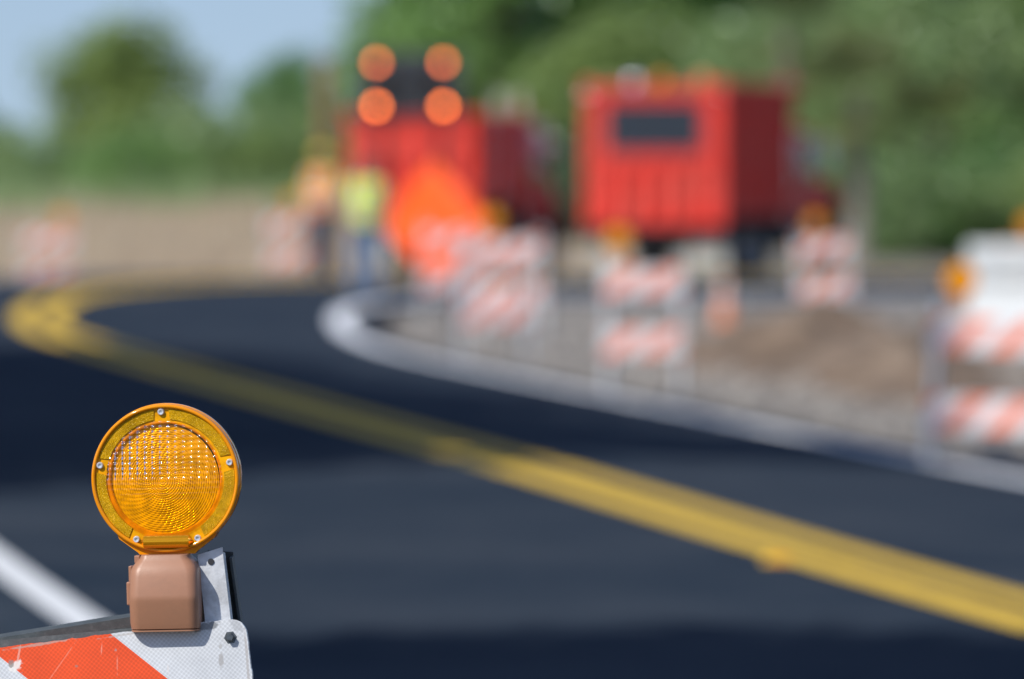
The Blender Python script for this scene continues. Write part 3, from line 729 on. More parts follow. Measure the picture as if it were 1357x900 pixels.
# ------------------------------------------------------------------ trucks
_wheel = {}
def wheel(root, x, y, side, r=0.52, w=0.27):
    """rim part with its tyre; side +1 faces right"""
    if (r, w) not in _wheel:
        rim = MB().lathe([(.05, w*.30), (.12, w*.34), (.13, w*.18), (r*.50, w*.14), (r*.56, w*.44), (r*.60, w*.46), (r*.60, -w*.46), (.05, -w*.40)], 28, 'x').mesh('rim', M['rim'], 35)
        ty = MB(); prof = [(r*.60, -w*.46), (r*.72, -w*.52), (r*.92, -w*.52), (r*.99, -w*.40), (r, -w*.2), (r, w*.2), (r*.99, w*.40), (r*.92, w*.52), (r*.72, w*.52), (r*.60, w*.46)]
        ty.lathe(prof, 36, 'x', closed=True)
        for k in range(36):
            a = 2*math.pi*k/36; Mx = Matrix.Rotation(a, 4, 'X') @ Matrix.Translation((0, 0, r-0.006))
            ty.box(-w*.40, -w*.05, -.018, .018, 0, .012, Mx); ty.box(w*.05, w*.40, -.002, .034, 0, .012, Mx)
        nut = MB().lathe([(.0001, .0), (.018, .0), (.018, .03), (.0001, .03)], 6, 'x').mesh('wheel_nut', M['chrome'])
        _wheel[(r, w)] = (rim, ty.mesh('tyre', M['rubber'], 30), nut)
    a, b, nt = _wheel[(r, w)]
    o = link_mesh('wheel', a, root); o.location = (x, y, r+0.008); o.rotation_euler = (0, 0, 0 if side > 0 else math.pi)
    link_mesh('tyre', b, o)
    for k in range(8):
        q = link_mesh('wheel_nut', nt, o); q.location = (w*.14, .17*math.cos(k*math.pi/4), .17*math.sin(k*math.pi/4))
    return o

def truck(label, bed_top, bed_bot, bed_len, W=2.44, arrow=False, vent=False):
    """tandem tipper seen from behind; origin on the ground under the middle of the tailgate, nose along +y"""
    root = empty('dump_truck' if not arrow else 'work_truck'); h = W/2
    tag(root, label, 'truck')
    red = M['red']
    total = bed_len+3.6
    ch = MB()
    for sx in (-1, 1): ch.box(sx*.42-.05, sx*.42+.05, .15, total-.35, .72, .95)
    for y in (.2, 1.4, 2.6, bed_len+.3, total-.6): ch.box(-.37, .37, y, y+.1, .76, .92)
    for y in (1.0, 2.35, total-1.05): ch.tube([(-.95, y, .53), (.95, y, .53)], .07, 12)
    ch.build('chassis', M['black'], root)
    # bed: floor, sides and headboard as one pressed steel box
    bd = MB(); t = .05
    bd.box(-h, h, .06, bed_len, bed_bot+.18, bed_bot+.30)
    for sx in (-1, 1): bd.box(sx*h-(t if sx > 0 else 0), sx*h+(0 if sx > 0 else t), .06, bed_len, bed_bot+.302, bed_top-.10)
    bd.box(-h+t+.002, h-t-.002, bed_len-t, bed_len-.002, bed_bot+.302, bed_top)
    bed = bd.build('bed', red, root)
    rib = MB().prism([(-.04, 0), (.04, 0), (.025, .055), (-.025, .055)], bed_bot+.31, bed_top-.12, 'z').mesh('side_rib', red)
    nside = max(4, int(bed_len/.55))
    for sx in (-1, 1):
        for k in range(nside):
            o = link_mesh('side_rib', rib, bed); o.location = (sx*(h+.001), .35+k*(bed_len-.6)/(nside-1), 0); o.rotation_euler = (0, 0, -sx*math.pi/2)
        cp = MB().box(sx*h-.07, sx*h+.07, .02, bed_len+.02, bed_top-.098, bed_top+.02, b=.015); cp.build('top_rail', red, bed)
    cs = MB().box(-h, h, bed_len+.03, bed_len+.75, bed_top-.02, bed_top+.04, b=.012); cs.build('cab_shield', red, bed)
    # tailgate
    tg = MB(); tg.box(-h+.01, h-.01, -.01, .05, bed_bot, bed_top-.06, b=.008)
    gate = tg.build('tailgate', red, root)
    for sx in (-1, 1): MB().box(sx*(h-.08)-.075, sx*(h-.08)+.075, -.085, -.012, bed_bot+.02, bed_top+.03, b=.012).build('corner_post', red, gate)
    for z, hh in ((bed_bot+.04, .12), (bed_top-.18, .10)): MB().box(-h+.17, h-.17, -.075, -.012, z, z+hh, b=.012).build('cross_rib', red, gate)
    zmid = bed_top-1.30 if vent else bed_top-.55
    MB().box(-h+.17, h-.17, -.072, -.012, zmid-.06, zmid+.06, b=.012).build('cross_rib', red, gate)
    rb = MB().box(-.05, .05, -.155, -.012, bed_bot+.165, zmid-.065, b=.012).mesh('rib', red)
    for k in range(4):
        o = link_mesh('rib', rb, gate); o.location.x = (k-1.5)*.43
    if vent:
        # dark framed opening with mesh bars in the upper half
        x0, x1, z0, z1 = -.83, .83, bed_top-1.12, bed_top-.30
        MB().box(x0, x1, -.030, -.012, z0, z1).build('vent_panel', M['screen'], gate)
        fr = MB(); fr.box(x0-.05, x1+.05, -.06, -.0125, z1+.001, z1+.03); fr.box(x0-.05, x1+.05, -.06, -.0125, z0-.05, z0-.001)
        fr.box(x0-.05, x0-.001, -.06, -.0125, z0, z1); fr.box(x1+.001, x1+.05, -.06, -.0125, z0, z1); fr.build('vent_frame', red, gate)
        bar = MB().box(-.008, .008, -.044, -.0305, z0, z1).mesh('mesh_bar', M['black'])
        for k in range(9):
            o = link_mesh('mesh_bar', bar, gate); o.location.x = x0+.166*(k+1)-.0
        lv = []; n_ = 24
        for i in range(n_+1):
            for k in range(n_+1):
                u, v = i/n_*2-1, k/n_*2-1; x, y = u*(h-.06), bed_len/2+v*(bed_len/2-.12)
                lv.append((x, y, bed_top-.55+.40*(1-u*u)*(1-.8*v*v)+.10*mnoise.noise(Vector((x*3, y*3, 1)))+.05*mnoise.noise(Vector((x*9, y*9, 4)))))
        MB().add(lv, [(i*(n_+1)+k, (i+1)*(n_+1)+k, (i+1)*(n_+1)+k+1, i*(n_+1)+k+1) for i in range(n_) for k in range(n_)]).build('soil_load', M['asph_load'], root, smooth=60)
        for (x, nm, mt) in ((-.36, 'glint_dome', M['chrome']), (.83, 'beacon', M['beacon_red']), (.10, 'beacon', M['amber_simple'])):  # the chrome dome is no lamp, added to give a white glint
            MB().lathe([(.0001, 0), (.10, 0), (.10, .05), (.085, .15), (.05, .20), (.0001, .205)], 18, 'z', Matrix.Translation((x, .02, bed_top-.061))).build(nm, mt, root, smooth=50)
        tr = MB().tube([(-h+.1, .18, bed_top-.02), (h-.1, .18, bed_top-.02)], .075, 14); tr.build('rolled_tarpaulin', M['tarp'], root, smooth=50)
    else:
        for sx in (-1, 1): MB().box(sx*(h-.18)-.17, sx*(h-.18)+.17, 3.0, bed_len+.2, .48, 1.05, b=.02).build('tool_box', M['black'], root)
        ld = MB()
        for y in (1.0, 1.34): ld.tube([(h+.075, y, bed_bot+.1), (h+.075, y, bed_top+.35)], .022, 8)
        for k in range(6): ld.tube([(h+.075, 1.0, bed_bot+.25+k*.28), (h+.075, 1.34, bed_bot+.25+k*.28)], .014, 8)
        ld.build('ladder', M['white_paint'], root)
        MB().lathe([(.0001, 0), (.17, 0), (.19, .03), (.19, .62), (.15, .68), (.0001, .69)], 20, 'z', Matrix.Translation((h+.04, bed_len+.62, 1.95))).build('air_cleaner', M['white_paint'], root, smooth=40)
    # rear lamps, bumper, mudflaps
    MB().box(-h+.05, h-.05, .10, .20, bed_bot-.20, bed_bot-.05, b=.012).build('rear_bumper', M['black'], root)
    for sx in (-1, 1):
        for k in range(2): MB().lathe([(.0001, .075), (.045, .078), (.052, .1)], 16, 'y', Matrix.Translation((sx*(.72+.14*k), 0, bed_bot-.125))).build('tail_light', M['tail'], root, smooth=40)
        MB().box(sx*.80-.32, sx*.80+.32, .32, .335, .20, .84, b=.004).build('mudflap', M['mudflap'], root)
        MB().box(sx*(h-.04)-.025, sx*(h-.04)+.025, -.125, -.087, bed_top-.34, bed_top-.16, b=.008).build('clearance_light', M['tail'], root)
    # wheels
    for sx in (-1, 1):
        for y in (1.0, 2.35):
            wheel(root, sx*(h-.19), y, sx); wheel(root, sx*(h-.50), y, sx)
        wheel(root, sx*(h-.22), total-1.05, sx)
        MB().prism([(total-1.75, .95), (total-1.62, 1.12), (total-1.30, 1.22), (total-.80, 1.22), (total-.48, 1.12), (total-.35, .95), (total-.42, .93), (total-.55, 1.07), (total-.85, 1.15), (total-1.25, 1.15), (total-1.55, 1.07), (total-1.68, .93)],
                   sx*(h-.38), sx*h, 'x').build('mudguard', red, root)
    # cab with bonnet
    c0 = bed_len+.28
    prof = [(c0, .95), (c0+1.45, .95), (c0+1.45, 1.75), (c0+1.28, 2.50), (c0+.10, 2.62), (c0, 2.50)]
    cab = MB().prism(prof, -h+.10, h-.10, 'x').build('cab', red, root)
    bev = cab.modifiers.new('bevel', 'BEVEL'); bev.width = .05; bev.segments = 3
    bn = MB().prism([(c0+1.455, .98), (total-.06, .98), (total-.06, 1.50), (total-.22, 1.62), (c0+1.455, 1.74)], -h+.26, h-.26, 'x').build('bonnet', red, root)
    bv = bn.modifiers.new('bevel', 'BEVEL'); bv.width = .05; bv.segments = 3
    MB().box(-.60, .60, total-.055, total-.01, 1.0, 1.48, b=.01).build('grille', M['chrome'], root)
    MB().box(-h+.05, h-.05, total-.03, total+.12, .55, .85, b=.03).build('front_bumper', M['chrome'], root)
    for sx in (-1, 1):
        MB().prism([(c0+.35, 1.74), (c0+1.26, 1.74), (c0+1.16, 2.36), (c0+.40, 2.40)], sx*(h-.099), sx*(h-.085), 'x').build('side_window', M['glass'], root)
        dr = MB().prism([(c0+.30, 1.02), (c0+1.36, 1.02), (c0+1.36, 1.70), (c0+.30, 1.70)], sx*(h-.099), sx*(h-.08), 'x').build('door', red, root)
        MB().box(sx*(h-.065)-.014, sx*(h-.065)+.014, c0+.40, c0+.58, 1.52, 1.56, b=.006).build('handle', M['chrome'], dr)
        mi = MB().box(sx*(h+.08)-.10, sx*(h+.08)+.10, c0+1.36, c0+1.42, 1.85, 2.35, b=.02)
        mi.tube([(sx*(h-.12), c0+1.39, 2.25), (sx*(h-.05), c0+1.39, 2.25)], .012, 8); mi.tube([(sx*(h-.12), c0+1.39, 1.95), (sx*(h-.05), c0+1.39, 1.95)], .012, 8)
        mi.build('mirror', M['chrome'], root)
        MB().lathe([(.0001, -.02), (.09, -.02), (.10, .04)], 18, 'y', Matrix.Translation((sx*.78, total-.1, 1.30))).build('headlight', M['chrome'], root, smooth=40)
        MB().lathe([(.30, -.55), (.33, -.53), (.33, .53), (.30, .55)], 24, 'y', Matrix.Translation((sx*(h-.36), bed_len+.62, .78))).build('fuel_tank', M['black'], root, smooth=40)
    MB().box(-.55, .55, c0-.012, c0-.001, 1.85, 2.35).build('rear_window', M['glass'], root)
    MB().add([(-h+.30, c0+1.452, 1.80), (h-.30, c0+1.452, 1.80), (h-.34, c0+1.318, 2.40), (-h+.34, c0+1.318, 2.40)], [(0, 1, 2, 3)]).build('windscreen', M['glass'], root)
    ex = MB(); ex.tube([(h-.12, c0-.12, .9), (h-.12, c0-.12, bed_top+.15), (h-.12, c0-.20, bed_top+.32)], .055, 16)
    ex.tube([(h-.12, c0-.12, 1.45), (h-.12, c0-.12, 2.45 if not arrow else 2.75)], .10 if not arrow else .16, 20); ex.build('exhaust_stack', M['chrome'] if not arrow else M['white_paint'], root, smooth=40)
    bc = MB().lathe([(.0001, 2.60), (.09, 2.60), (.09, 2.64), (.07, 2.76), (.03, 2.79), (.0001, 2.79)], 20, 'z', Matrix.Translation((h-.6, c0+.6, 0))).build('beacon', M['amber_simple'], root, smooth=50)
    if arrow:
        zc = bed_top+.49; yb = -.14
        ab = MB().box(-.90, .90, yb-.05, yb+.03, zc-.52, zc+.52, b=.015).build('arrow_board', M['board'], root)
        for sx in (-1, 1): MB().box(sx*.5-.04, sx*.5+.04, yb+.032, yb+.09, bed_bot+.4, zc+.3).build('mast', M['black'], ab)
        off = MB().lathe([(.0001, -.030), (.045, -.024), (.062, 0)], 18, 'y').mesh('lamp', M['lamp_off'], 50)
        on = MB().lathe([(.0001, -.030), (.045, -.024), (.062, 0)], 18, 'y').mesh('lamp', M['lamp_on'], 50)
        dim = on.copy(); dim.materials[0] = M['lamp_dim']
        hood = MB().lathe([(.066, -.002), (.074, -.002), (.074, -.11), (.066, -.10)], 18, 'y', closed=True).mesh('lamp_hood', M['board'], 50)
        spots = [(-.57, .36, 1), (.57, .36, 1), (-.57, -.36, 1), (.57, -.36, 1), (-.57, 0, 0), (.57, 0, 0), (-.285, 0, 0), (0, 0, 0), (.285, 0, 0), (-.35, .2, 0), (.35, .2, 0), (-.35, -.2, 0), (.35, -.2, 0)]
        for (x, z, lit) in spots:
            o = link_mesh('lit_lamp' if lit else 'lamp', (on if z < 0 else dim) if lit else off, ab); o.location = (x, yb-.051, zc+z)
            if not lit:
                q = link_mesh('lamp_hood', hood, ab); q.location = (x, yb-.051, zc+z)
    return root
M['tarp'] = mat('brown_tarp', (0.16, 0.11, 0.06), 0.8); M['beacon_red'] = mat('red_orange_beacon', (0.80, 0.13, 0.03), 0.25)
M['tail'] = glass_mat('tail_light_red', (0.45, 0.012, 0.01), 0.2)
M['mudflap'] = mat('pale_mudflap', (0.50, 0.50, 0.44), 0.7, dirt=(0.25, 0.21, 0.16), dirt_amt=0.5, dscale=6)
M['asph_load'] = mat('heaped_asphalt_load', (0.07, 0.055, 0.045), 0.9, var=0.3, bump=0.8, bscale=30)

D2 = 112.5
t2 = truck('red dump truck with dark mesh window in its ribbed tailgate', bed_top=3.28, bed_bot=0.90, bed_len=3.9, W=2.44, vent=True)
x2 = at_x(868, D2); t2.location = (x2, D2, gz(x2, D2)); t2.rotation_euler = (0, 0, R(-19))
t1 = truck('red work truck carrying an arrow board with four lit amber lamps', bed_top=2.78, bed_bot=1.22, bed_len=3.4, W=2.2, arrow=True)
x1 = at_x(547, D2); t1.location = (x1, D2, gz(x1, D2)); t1.rotation_euler = (0, 0, R(-13.5))

# ------------------------------------------------------------------ roll-up sign
def rollup_sign():
    root = empty('diamond_sign'); a = .88; zc = 1.27
    n = 14; vs = []; fs = []
    for i in range(n+1):
        for k in range(n+1):
            u, v = i/n, k/n; x = (u-v)*a; z = zc+(u+v-1)*a
            vs.append((x, -.02+.018*math.sin(x*4+z*3)+.02*abs(x), z))
    for i in range(n):
        for k in range(n): fs.append((i*(n+1)+k, (i+1)*(n+1)+k, (i+1)*(n+1)+k+1, i*(n+1)+k+1))
    o = MB().add(vs, fs).build('sign_face', M['sign'], root, smooth=60)
    s = o.modifiers.new('thickness', 'SOLIDIFY'); s.thickness = .004
    MB().tube([(0, .03, .20), (0, .03, zc+a-.02)], .013, 10).build('upright', M['galv'], root, smooth=40)
    MB().tube([(-a+.03, .045, zc), (a-.03, .045, zc)], .010, 8).build('cross_rib', M['black'], root, smooth=40)
    for dx, dy in ((-.55, -.45), (.55, -.45), (-.55, .5), (.55, .5)):
        MB().tube([(dx*.08, .03+dy*.08, .22), (dx, dy, .018)], .014, 8).build('leg', M['galv'], root, smooth=40)
    return root
sg = rollup_sign(); P = on_ground(576, 95.5); sg.location = P; sg.rotation_euler = (0, 0, R(-27))
tag(sg, 'bright fluorescent orange diamond sign on a folding stand by the arrow board truck', 'sign')
# a safety flag hanging from the same stand's corner
fl = MB(); vs = []; fs = []
for i in range(9):
    for k in range(9): vs.append((i*.05, .02*math.sin(i*.9+k*.5), -k*.05-.10*(i/8)**1.5))
for i in range(8):
    for k in range(8): fs.append((i*9+k, (i+1)*9+k, (i+1)*9+k+1, i*9+k+1))
fl.add(vs, fs)
flag = fl.build('flag', M['flag'] if 'flag' in M else M['cone'], sg, smooth=60); flag.location = (.50, .07, 1.40)
sm = flag.modifiers.new('thickness', 'SOLIDIFY'); sm.thickness = .003
MB().tube([(.03, .06, 1.14), (.505, .07, 1.42)], .008, 8).build('flag_staff', M['wood'], sg)

# ------------------------------------------------------------------ cone, barrier, pole, marker, mound
def cone():
    root = empty('traffic_cone')
    MB().box(-.18, .18, -.18, .18, 0, .035, b=.012).build('base', M['cone'], root)
    MB().lathe([(.135, .036), (.128, .05), (.030, .70), (.020, .71), (.020, .705)], 28, 'z').build('body', M['cone'], root, smooth=40)
    for z0, z1 in ((.36, .46), (.54, .61)):
        r = lambda z: .128-(.098)*(z-.05)/.65+.002
        MB().lathe([(r(z0)-.004, z0), (r(z0), z0), (r(z1), z1), (r(z1)-.004, z1)], 28, 'z').build('collar', M['white_paint'], root, smooth=30)
    return root
c1 = cone(); c1.location = on_ground(960, 79.0); c1.scale = (.8, .8, .8); tag(c1, 'orange traffic cone with pale collars standing on the gravel', 'traffic cone')

def water_barrier(L=1.9, H=1.07):
    root = empty('plastic_barrier')
    prof = [(-.30, .0), (.30, .0), (.30, .16), (.17, .40), (.12, .62), (.11, H-.03), (.08, H), (-.08, H), (-.11, H-.03), (-.12, .62), (-.17, .40), (-.30, .16)]
    body = MB().prism(prof, -L/2, L/2, 'x').build('shell', M['barrier'], root)
    b = body.modifiers.new('bevel', 'BEVEL'); b.width = .025; b.segments = 3
    for x in np.linspace(-L/2+.22, L/2-.22, 5):
        for sy in (-1, 1):
            MB().box(x-.05, x+.05, sy*.125-.016, sy*.125+.016, .64, H-.10, b=.012).build('moulded_rib', M['barrier'], root)
    for z in (.72, .90):
        MB().box(-L/2+.08, L/2-.08, -.142, -.1425+.02, z, z+.02).build('moulded_band', M['barrier'], root)
    for x in (-.55, .55): MB().lathe([(.0001, H), (.05, H), (.05, H+.025), (.0001, H+.025)], 18, 'z', Matrix.Translation((x, 0, 0))).build('filler_cap', M['cone'], root)
    for z in (.25, .75): MB().lathe([(.03, z), (.065, z), (.065, z+.10), (.03, z+.10)], 16, 'z', Matrix.Translation((-L/2-.05, 0, 0)), closed=True).build('coupling_lug', M['barrier'], root)
    return root
wb = water_barrier(); p = on_ground(1352, 69.0); p.x += .42; p.z = gz(p.x, p.y); wb.location = p; wb.rotation_euler = (0, 0, R(-8))
tag(wb, 'white plastic water-filled barrier behind the wide striped barricade', 'barrier')
wl2 = copy_tree(light_proto); wl2.location = (p.x-.33, p.y, p.z+1.072); tag(wl2, 'amber flasher standing on top of the white plastic barrier', 'warning light', 'flashers on the farther barricades')

pole = MB(); pz = on_ground(430, 116.0)
pole.tube([(0, 0, -.4), (.02, 0, 1.5), (.03, 0, 3.75)], [.15, .14, .125], 14)
po = pole.build('wooden_post', M['wood'], None, smooth=40); po.location = pz
tag(po, 'short weathered wooden post behind the worker in the orange vest', 'post')

mk = MB(); mp = at(1008, 748, 27.0)
ci = np.argmin(((CL-np.array([mp.x, 26.8]))**2).sum(1)); cpt = CL[ci]-NRM[ci]*.31
mk.add([(-.055, -.055, 0), (.055, -.055, 0), (.055, .055, 0), (-.055, .055, 0), (-.04, -.028, .022), (.04, -.028, .022), (.04, .028, .022), (-.04, .028, .022)],
       [(3, 2, 1, 0), (4, 5, 6, 7), (0, 1, 5, 4), (1, 2, 6, 5), (2, 3, 7, 6), (3, 0, 4, 7)])
mko = mk.build('pavement_marker', M['marker_body'] if 'marker_body' in M else M['yellow'], None); mko.location = (cpt[0], cpt[1], gz(cpt[0], cpt[1])+.004); mko.rotation_euler = (0, 0, math.atan2(-TAN[ci, 0], TAN[ci, 1]))
MB().add([(-.044, -.0505, .006), (.044, -.0505, .006), (.037, -.0335, .0195), (-.037, -.0335, .0195), (-.044, -.0520, .006), (.044, -.0520, .006), (.037, -.0350, .0200), (-.037, -.0350, .0200)],
         [(4, 5, 6, 7), (0, 3, 2, 1), (0, 1, 5, 4), (1, 2, 6, 5), (2, 3, 7, 6), (3, 0, 4, 7)]).build('reflector', M['amber_simple'], mko)
tag(mko, 'raised yellow reflective marker beside the double yellow line', 'road marker')

def mound(px, depth, rx, ry, h, seed, material, label):
    c = on_ground(px, depth); n = 46; V = []; rr = random.Random(seed)
    for i in range(n+1):
        for k in range(n+1):
            u, v = (i/n)*2-1, (k/n)*2-1; x, y = c.x+u*rx, c.y+v*ry
            f = max(0, 1-(u*u+v*v))**1.2
            nz = mnoise.noise(Vector((x*1.1+seed, y*.8, 0)))*.75+mnoise.noise(Vector((x*3.5, y*2.0, seed)))*.42+mnoise.noise(Vector((x*9, y*9, seed)))*.14
            V.append((x, y, c.z-.07+f*h*(1+nz)+.03*nz*f))
    Q = [(i*(n+1)+k, (i+1)*(n+1)+k, (i+1)*(n+1)+k+1, i*(n+1)+k+1) for i in range(n) for k in range(n)]
    o = link_mesh('soil_mound', np_mesh('soil_mound', V, Q, material, smooth=True)); tag(o, label, 'soil mound', 'soil mounds in the work area'); return o
M['soil'] = mat('dug_brown_soil', (0.175, 0.128, 0.092), 0.95, var=0.5, scale=1.8, bump=0.7, bscale=18, spec=0.1, dirt=(0.33, 0.27, 0.21), dirt_amt=0.6, dscale=1.2)
mound(1080, 65.0, 1.9, 7.5, .42, 3, M['soil'], 'long low mound of brown dug soil beside the orange cone')
mound(1205, 58.0, 1.1, 6.0, .30, 9, M['soil'], 'small heap of brown soil beside the white plastic barrier')

# loose stones in the work area
rs = np.random.RandomState(8); V = []; Fc = []
oct_f = [(0, 2, 4), (2, 1, 4), (1, 3, 4), (3, 0, 4), (2, 0, 5), (1, 2, 5), (3, 1, 5), (0, 3, 5)]
sx_ = rs.uniform(-3, 12, 9000); sy_ = rs.uniform(36, 87, 9000); sd = road_d(sx_, sy_); keep = (sd > 3.7) & (sd < 16)
sx_, sy_, sd = sx_[keep], sy_[keep], sd[keep]; sz_ = ground(sx_, sy_, sd)
for x, y, z in zip(sx_, sy_, sz_):
    r = rs.uniform(.012, .045)*(1 if rs.rand() > .06 else 1.9); b = len(V)
    for d in ((1, 0, 0), (-1, 0, 0), (0, 1, 0), (0, -1, 0), (0, 0, .7), (0, 0, -.7)):
        V.append((x+d[0]*r*rs.uniform(.7, 1.3)+rs.uniform(-.2, .2)*r, y+d[1]*r*rs.uniform(.7, 1.3), z+.01+d[2]*r*rs.uniform(.7, 1.3)))
    Fc += [(a+b, c+b, e+b) for a, c, e in oct_f]
tag(link_mesh('loose_stone', np_mesh('loose_stone', V, Fc, M['stone'], tri=True)), 'loose crushed stones scattered over the work area', 'stones', kind='stuff')

# ------------------------------------------------------------------ people
def remeshed(name, mb, material, parent, voxel, smooth_it=6):
    me = mb.mesh(name, material); o = bpy.data.objects.new(name, me); COL.objects.link(o)
    r = o.modifiers.new('r', 'REMESH'); r.mode = 'VOXEL'; r.voxel_size = voxel; r.use_smooth_shade = True
    s = o.modifiers.new('s', 'SMOOTH'); s.iterations = smooth_it; s.factor = .5
    bpy.context.view_layer.update()
    ev = o.evaluated_get(bpy.context.evaluated_depsgraph_get())
    nm = bpy.data.meshes.new_from_object(ev); nm.name = name
    if not nm.materials: nm.materials.append(material)
    bpy.data.objects.remove(o); q = link_mesh(name, nm, parent); return q
def limb(mb, pts, rad, n=16):
    mb.tube(pts, rad, n)
    for p, r in zip(pts, rad): mb.ellipsoid(p, (r, r, r), n, 10)
def hand(mb, w, d, side):
    """w wrist, d direction of the hand; palm, four fingers and a thumb, slightly curled"""
    d = Vector(d).normalized(); out = Vector((side, 0, 0)); fwd = Vector((0, -1, 0)); w = Vector(w)
    palm = w+d*.055
    mb.tube([w, w+d*.03, palm+d*.035], [.026, .033, .030], 12); 
    for k, (o_, ln) in enumerate(((-.030, .070), (-.010, .080), (.010, .075), (.029, .060))):
        b = w+d*.085+fwd*(-o_)
        mid = b+d*ln*.5-out*.010; tip = b+d*ln-out*.028
        limb(mb, [b-d*.02, b, mid, tip], [.010, .010, .009, .0078], 8)
    tb = w+d*.03+fwd*.028
    limb(mb, [tb, tb+fwd*.024+d*.025-out*.006, tb+fwd*.030+d*.058-out*.016], [.013, .0115, .009], 8)
def person(label, height, yaw, loc, skin, shirt, vest, trousers, hat, tape, arms):
    root = empty('person', loc, (0, 0, R(yaw))); tag(root, label, 'person', 'road workers'); k = height/1.76
    root.scale = (k, k, k)
    b = MB()
    # torso
    b.ellipsoid((0, .005, .98), (.165, .115, .14)); b.ellipsoid((0, 0, 1.12), (.150, .105, .16)); b.ellipsoid((0, -.005, 1.29), (.170, .118, .17)); b.ellipsoid((0, .005, 1.41), (.175, .085, .075))
    limb(b, [(0, .01, 1.44), (0, -.005, 1.54)], [.062, .056])
    # head with face
    b.ellipsoid((0, -.012, 1.645), (.075, .093, .112), 24, 16); b.ellipsoid((0, -.040, 1.585), (.055, .062, .055)); b.tube([(0, -.100, 1.665), (0, -.122, 1.625), (0, -.098, 1.618)], [.009, .016, .010], 10)
    for s in (-1, 1):
        b.ellipsoid((s*.077, .0, 1.64), (.012, .022, .034), 10, 8); b.ellipsoid((s*.030, -.094, 1.655), (.013, .010, .009), 10, 8)
    b.ellipsoid((0, -.094, 1.582), (.024, .012, .008), 10, 8)
    for s in (-1, 1):
        sh, el, wr = Vector((s*.185, .005, 1.415)), Vector(arms[s][0]), Vector(arms[s][1])
        limb(b, [sh, sh.lerp(el, .5), el, el.lerp(wr, .4), wr], [.062, .052, .042, .040, .027]); hand(b, wr, wr-el, s)
        limb(b, [(s*.092, .005, .95), (s*.100, -.005, .72), (s*.108, -.012, .50), (s*.112, .014, .33), (s*.116, .02, .09)], [.092, .080, .056, .056, .036])
        limb(b, [(s*.118, .04, .045), (s*.125, -.08, .035), (s*.13, -.16, .028)], [.038, .036, .026])
    body = remeshed('body', b, skin, root, .0075, 3)
    # shirt with sleeves to the elbow
    c = MB(); c.ellipsoid((0, .005, 1.02), (.178, .128, .13)); c.ellipsoid((0, 0, 1.13), (.164, .118, .17)); c.ellipsoid((0, -.005, 1.29), (.183, .130, .178)); c.ellipsoid((0, .005, 1.415), (.185, .095, .08)); limb(c, [(0, .008, 1.44), (0, .002, 1.50)], [.074, .066])
    for s in (-1, 1):
        sh, el = Vector((s*.185, .005, 1.415)), Vector(arms[s][0]); limb(c, [sh, sh.lerp(el, .5), sh.lerp(el, .92)], [.073, .065, .058])
    remeshed('shirt', c, shirt, root, .010)
    v = MB(); v.ellipsoid((0, .005, 1.00), (.195, .143, .13)); v.ellipsoid((0, 0, 1.12), (.182, .134, .17)); v.ellipsoid((0, -.005, 1.28), (.196, .144, .18)); v.ellipsoid((0, .005, 1.41), (.178, .108, .085))
    for s in (-1, 1): v.ellipsoid((s*.185, .005, 1.40), (.060, .088, .085))
    ve = remeshed('vest', v, vest, root, .010)
    for z, rx, ry in ((1.06, .200, .147), (1.20, .203, .149)):
        pr = [(math.cos(2*math.pi*i/48)*rx, math.sin(2*math.pi*i/48)*ry) for i in range(48)]
        MB().prism(pr, z-.024, z+.024, 'z').build('reflective_band', tape, ve)
    for s in (-1, 1): MB().tube([(s*.09, -.155, 1.23), (s*.10, -.150, 1.36), (s*.105, -.10, 1.475), (s*.105, .02, 1.505), (s*.10, .10, 1.46), (s*.09, .150, 1.30)], .016, 8).build('shoulder_band', tape, ve, smooth=60)
    t = MB(); t.ellipsoid((0, .005, .96), (.178, .128, .11))
    for s in (-1, 1): limb(t, [(s*.092, .005, .94), (s*.102, -.005, .72), (s*.110, -.010, .50), (s*.114, .014, .33), (s*.118, .018, .10)], [.104, .094, .076, .072, .066])
    remeshed('trousers', t, trousers, root, .010)
    for s in (-1, 1):
        bo = MB(); limb(bo, [(s*.118, .03, .15), (s*.119, .035, .06)], [.056, .058], 14); limb(bo, [(s*.119, .045, .050), (s*.127, -.08, .046), (s*.132, -.165, .040)], [.050, .050, .042], 14)
        remeshed('boot', bo, M['boot'], root, .010, 3)
    h = MB().lathe([(.108, 1.690), (.107, 1.72), (.094, 1.765), (.066, 1.800), (.03, 1.815), (.0001, 1.818)], 32, 'z', Matrix.Translation((0, -.006, 0)) @ Matrix.Diagonal((.92, 1.12, 1, 1)))
    ha = h.build('hard_hat', hat, root, smooth=50)
    MB().prism([(math.cos(2*math.pi*i/40)*.112, -.018+math.sin(2*math.pi*i/40)*(.160 if math.sin(2*math.pi*i/40) < 0 else .125)) for i in range(40)], 1.680, 1.6895, 'z').build('brim', hat, ha)
    MB().box(-.012, .012, -.10, .09, 1.800, 1.828, b=.005).build('ridge', hat, ha)
    return root
def skin_mat():
    m = mat('skin', (0.42, 0.22, 0.14), 0.55, var=0.08, scale=14); return m
M['skin'] = skin_mat(); M['boot'] = mat('work_boot_leather', (0.10, 0.065, 0.04), 0.7, var=.3)
M['tape'] = mat('silver_reflective_tape', (0.62, 0.64, 0.66), 0.35, var=.08)
M['lime'] = mat('lime_vest_cloth', (0.88, 1.0, 0.06), 0.75, var=.08, bump=.3, bscale=30); M['orange_vest'] = mat('orange_vest_cloth', (0.90, 0.28, 0.03), 0.75, var=.1, bump=.3, bscale=30)
M['denim'] = mat('blue_denim', (0.10, 0.19, 0.34), 0.85, var=.2, scale=20, bump=.3); M['navy'] = mat('navy_cloth', (0.028, 0.04, 0.075), 0.85, var=.2, scale=20, bump=.3)
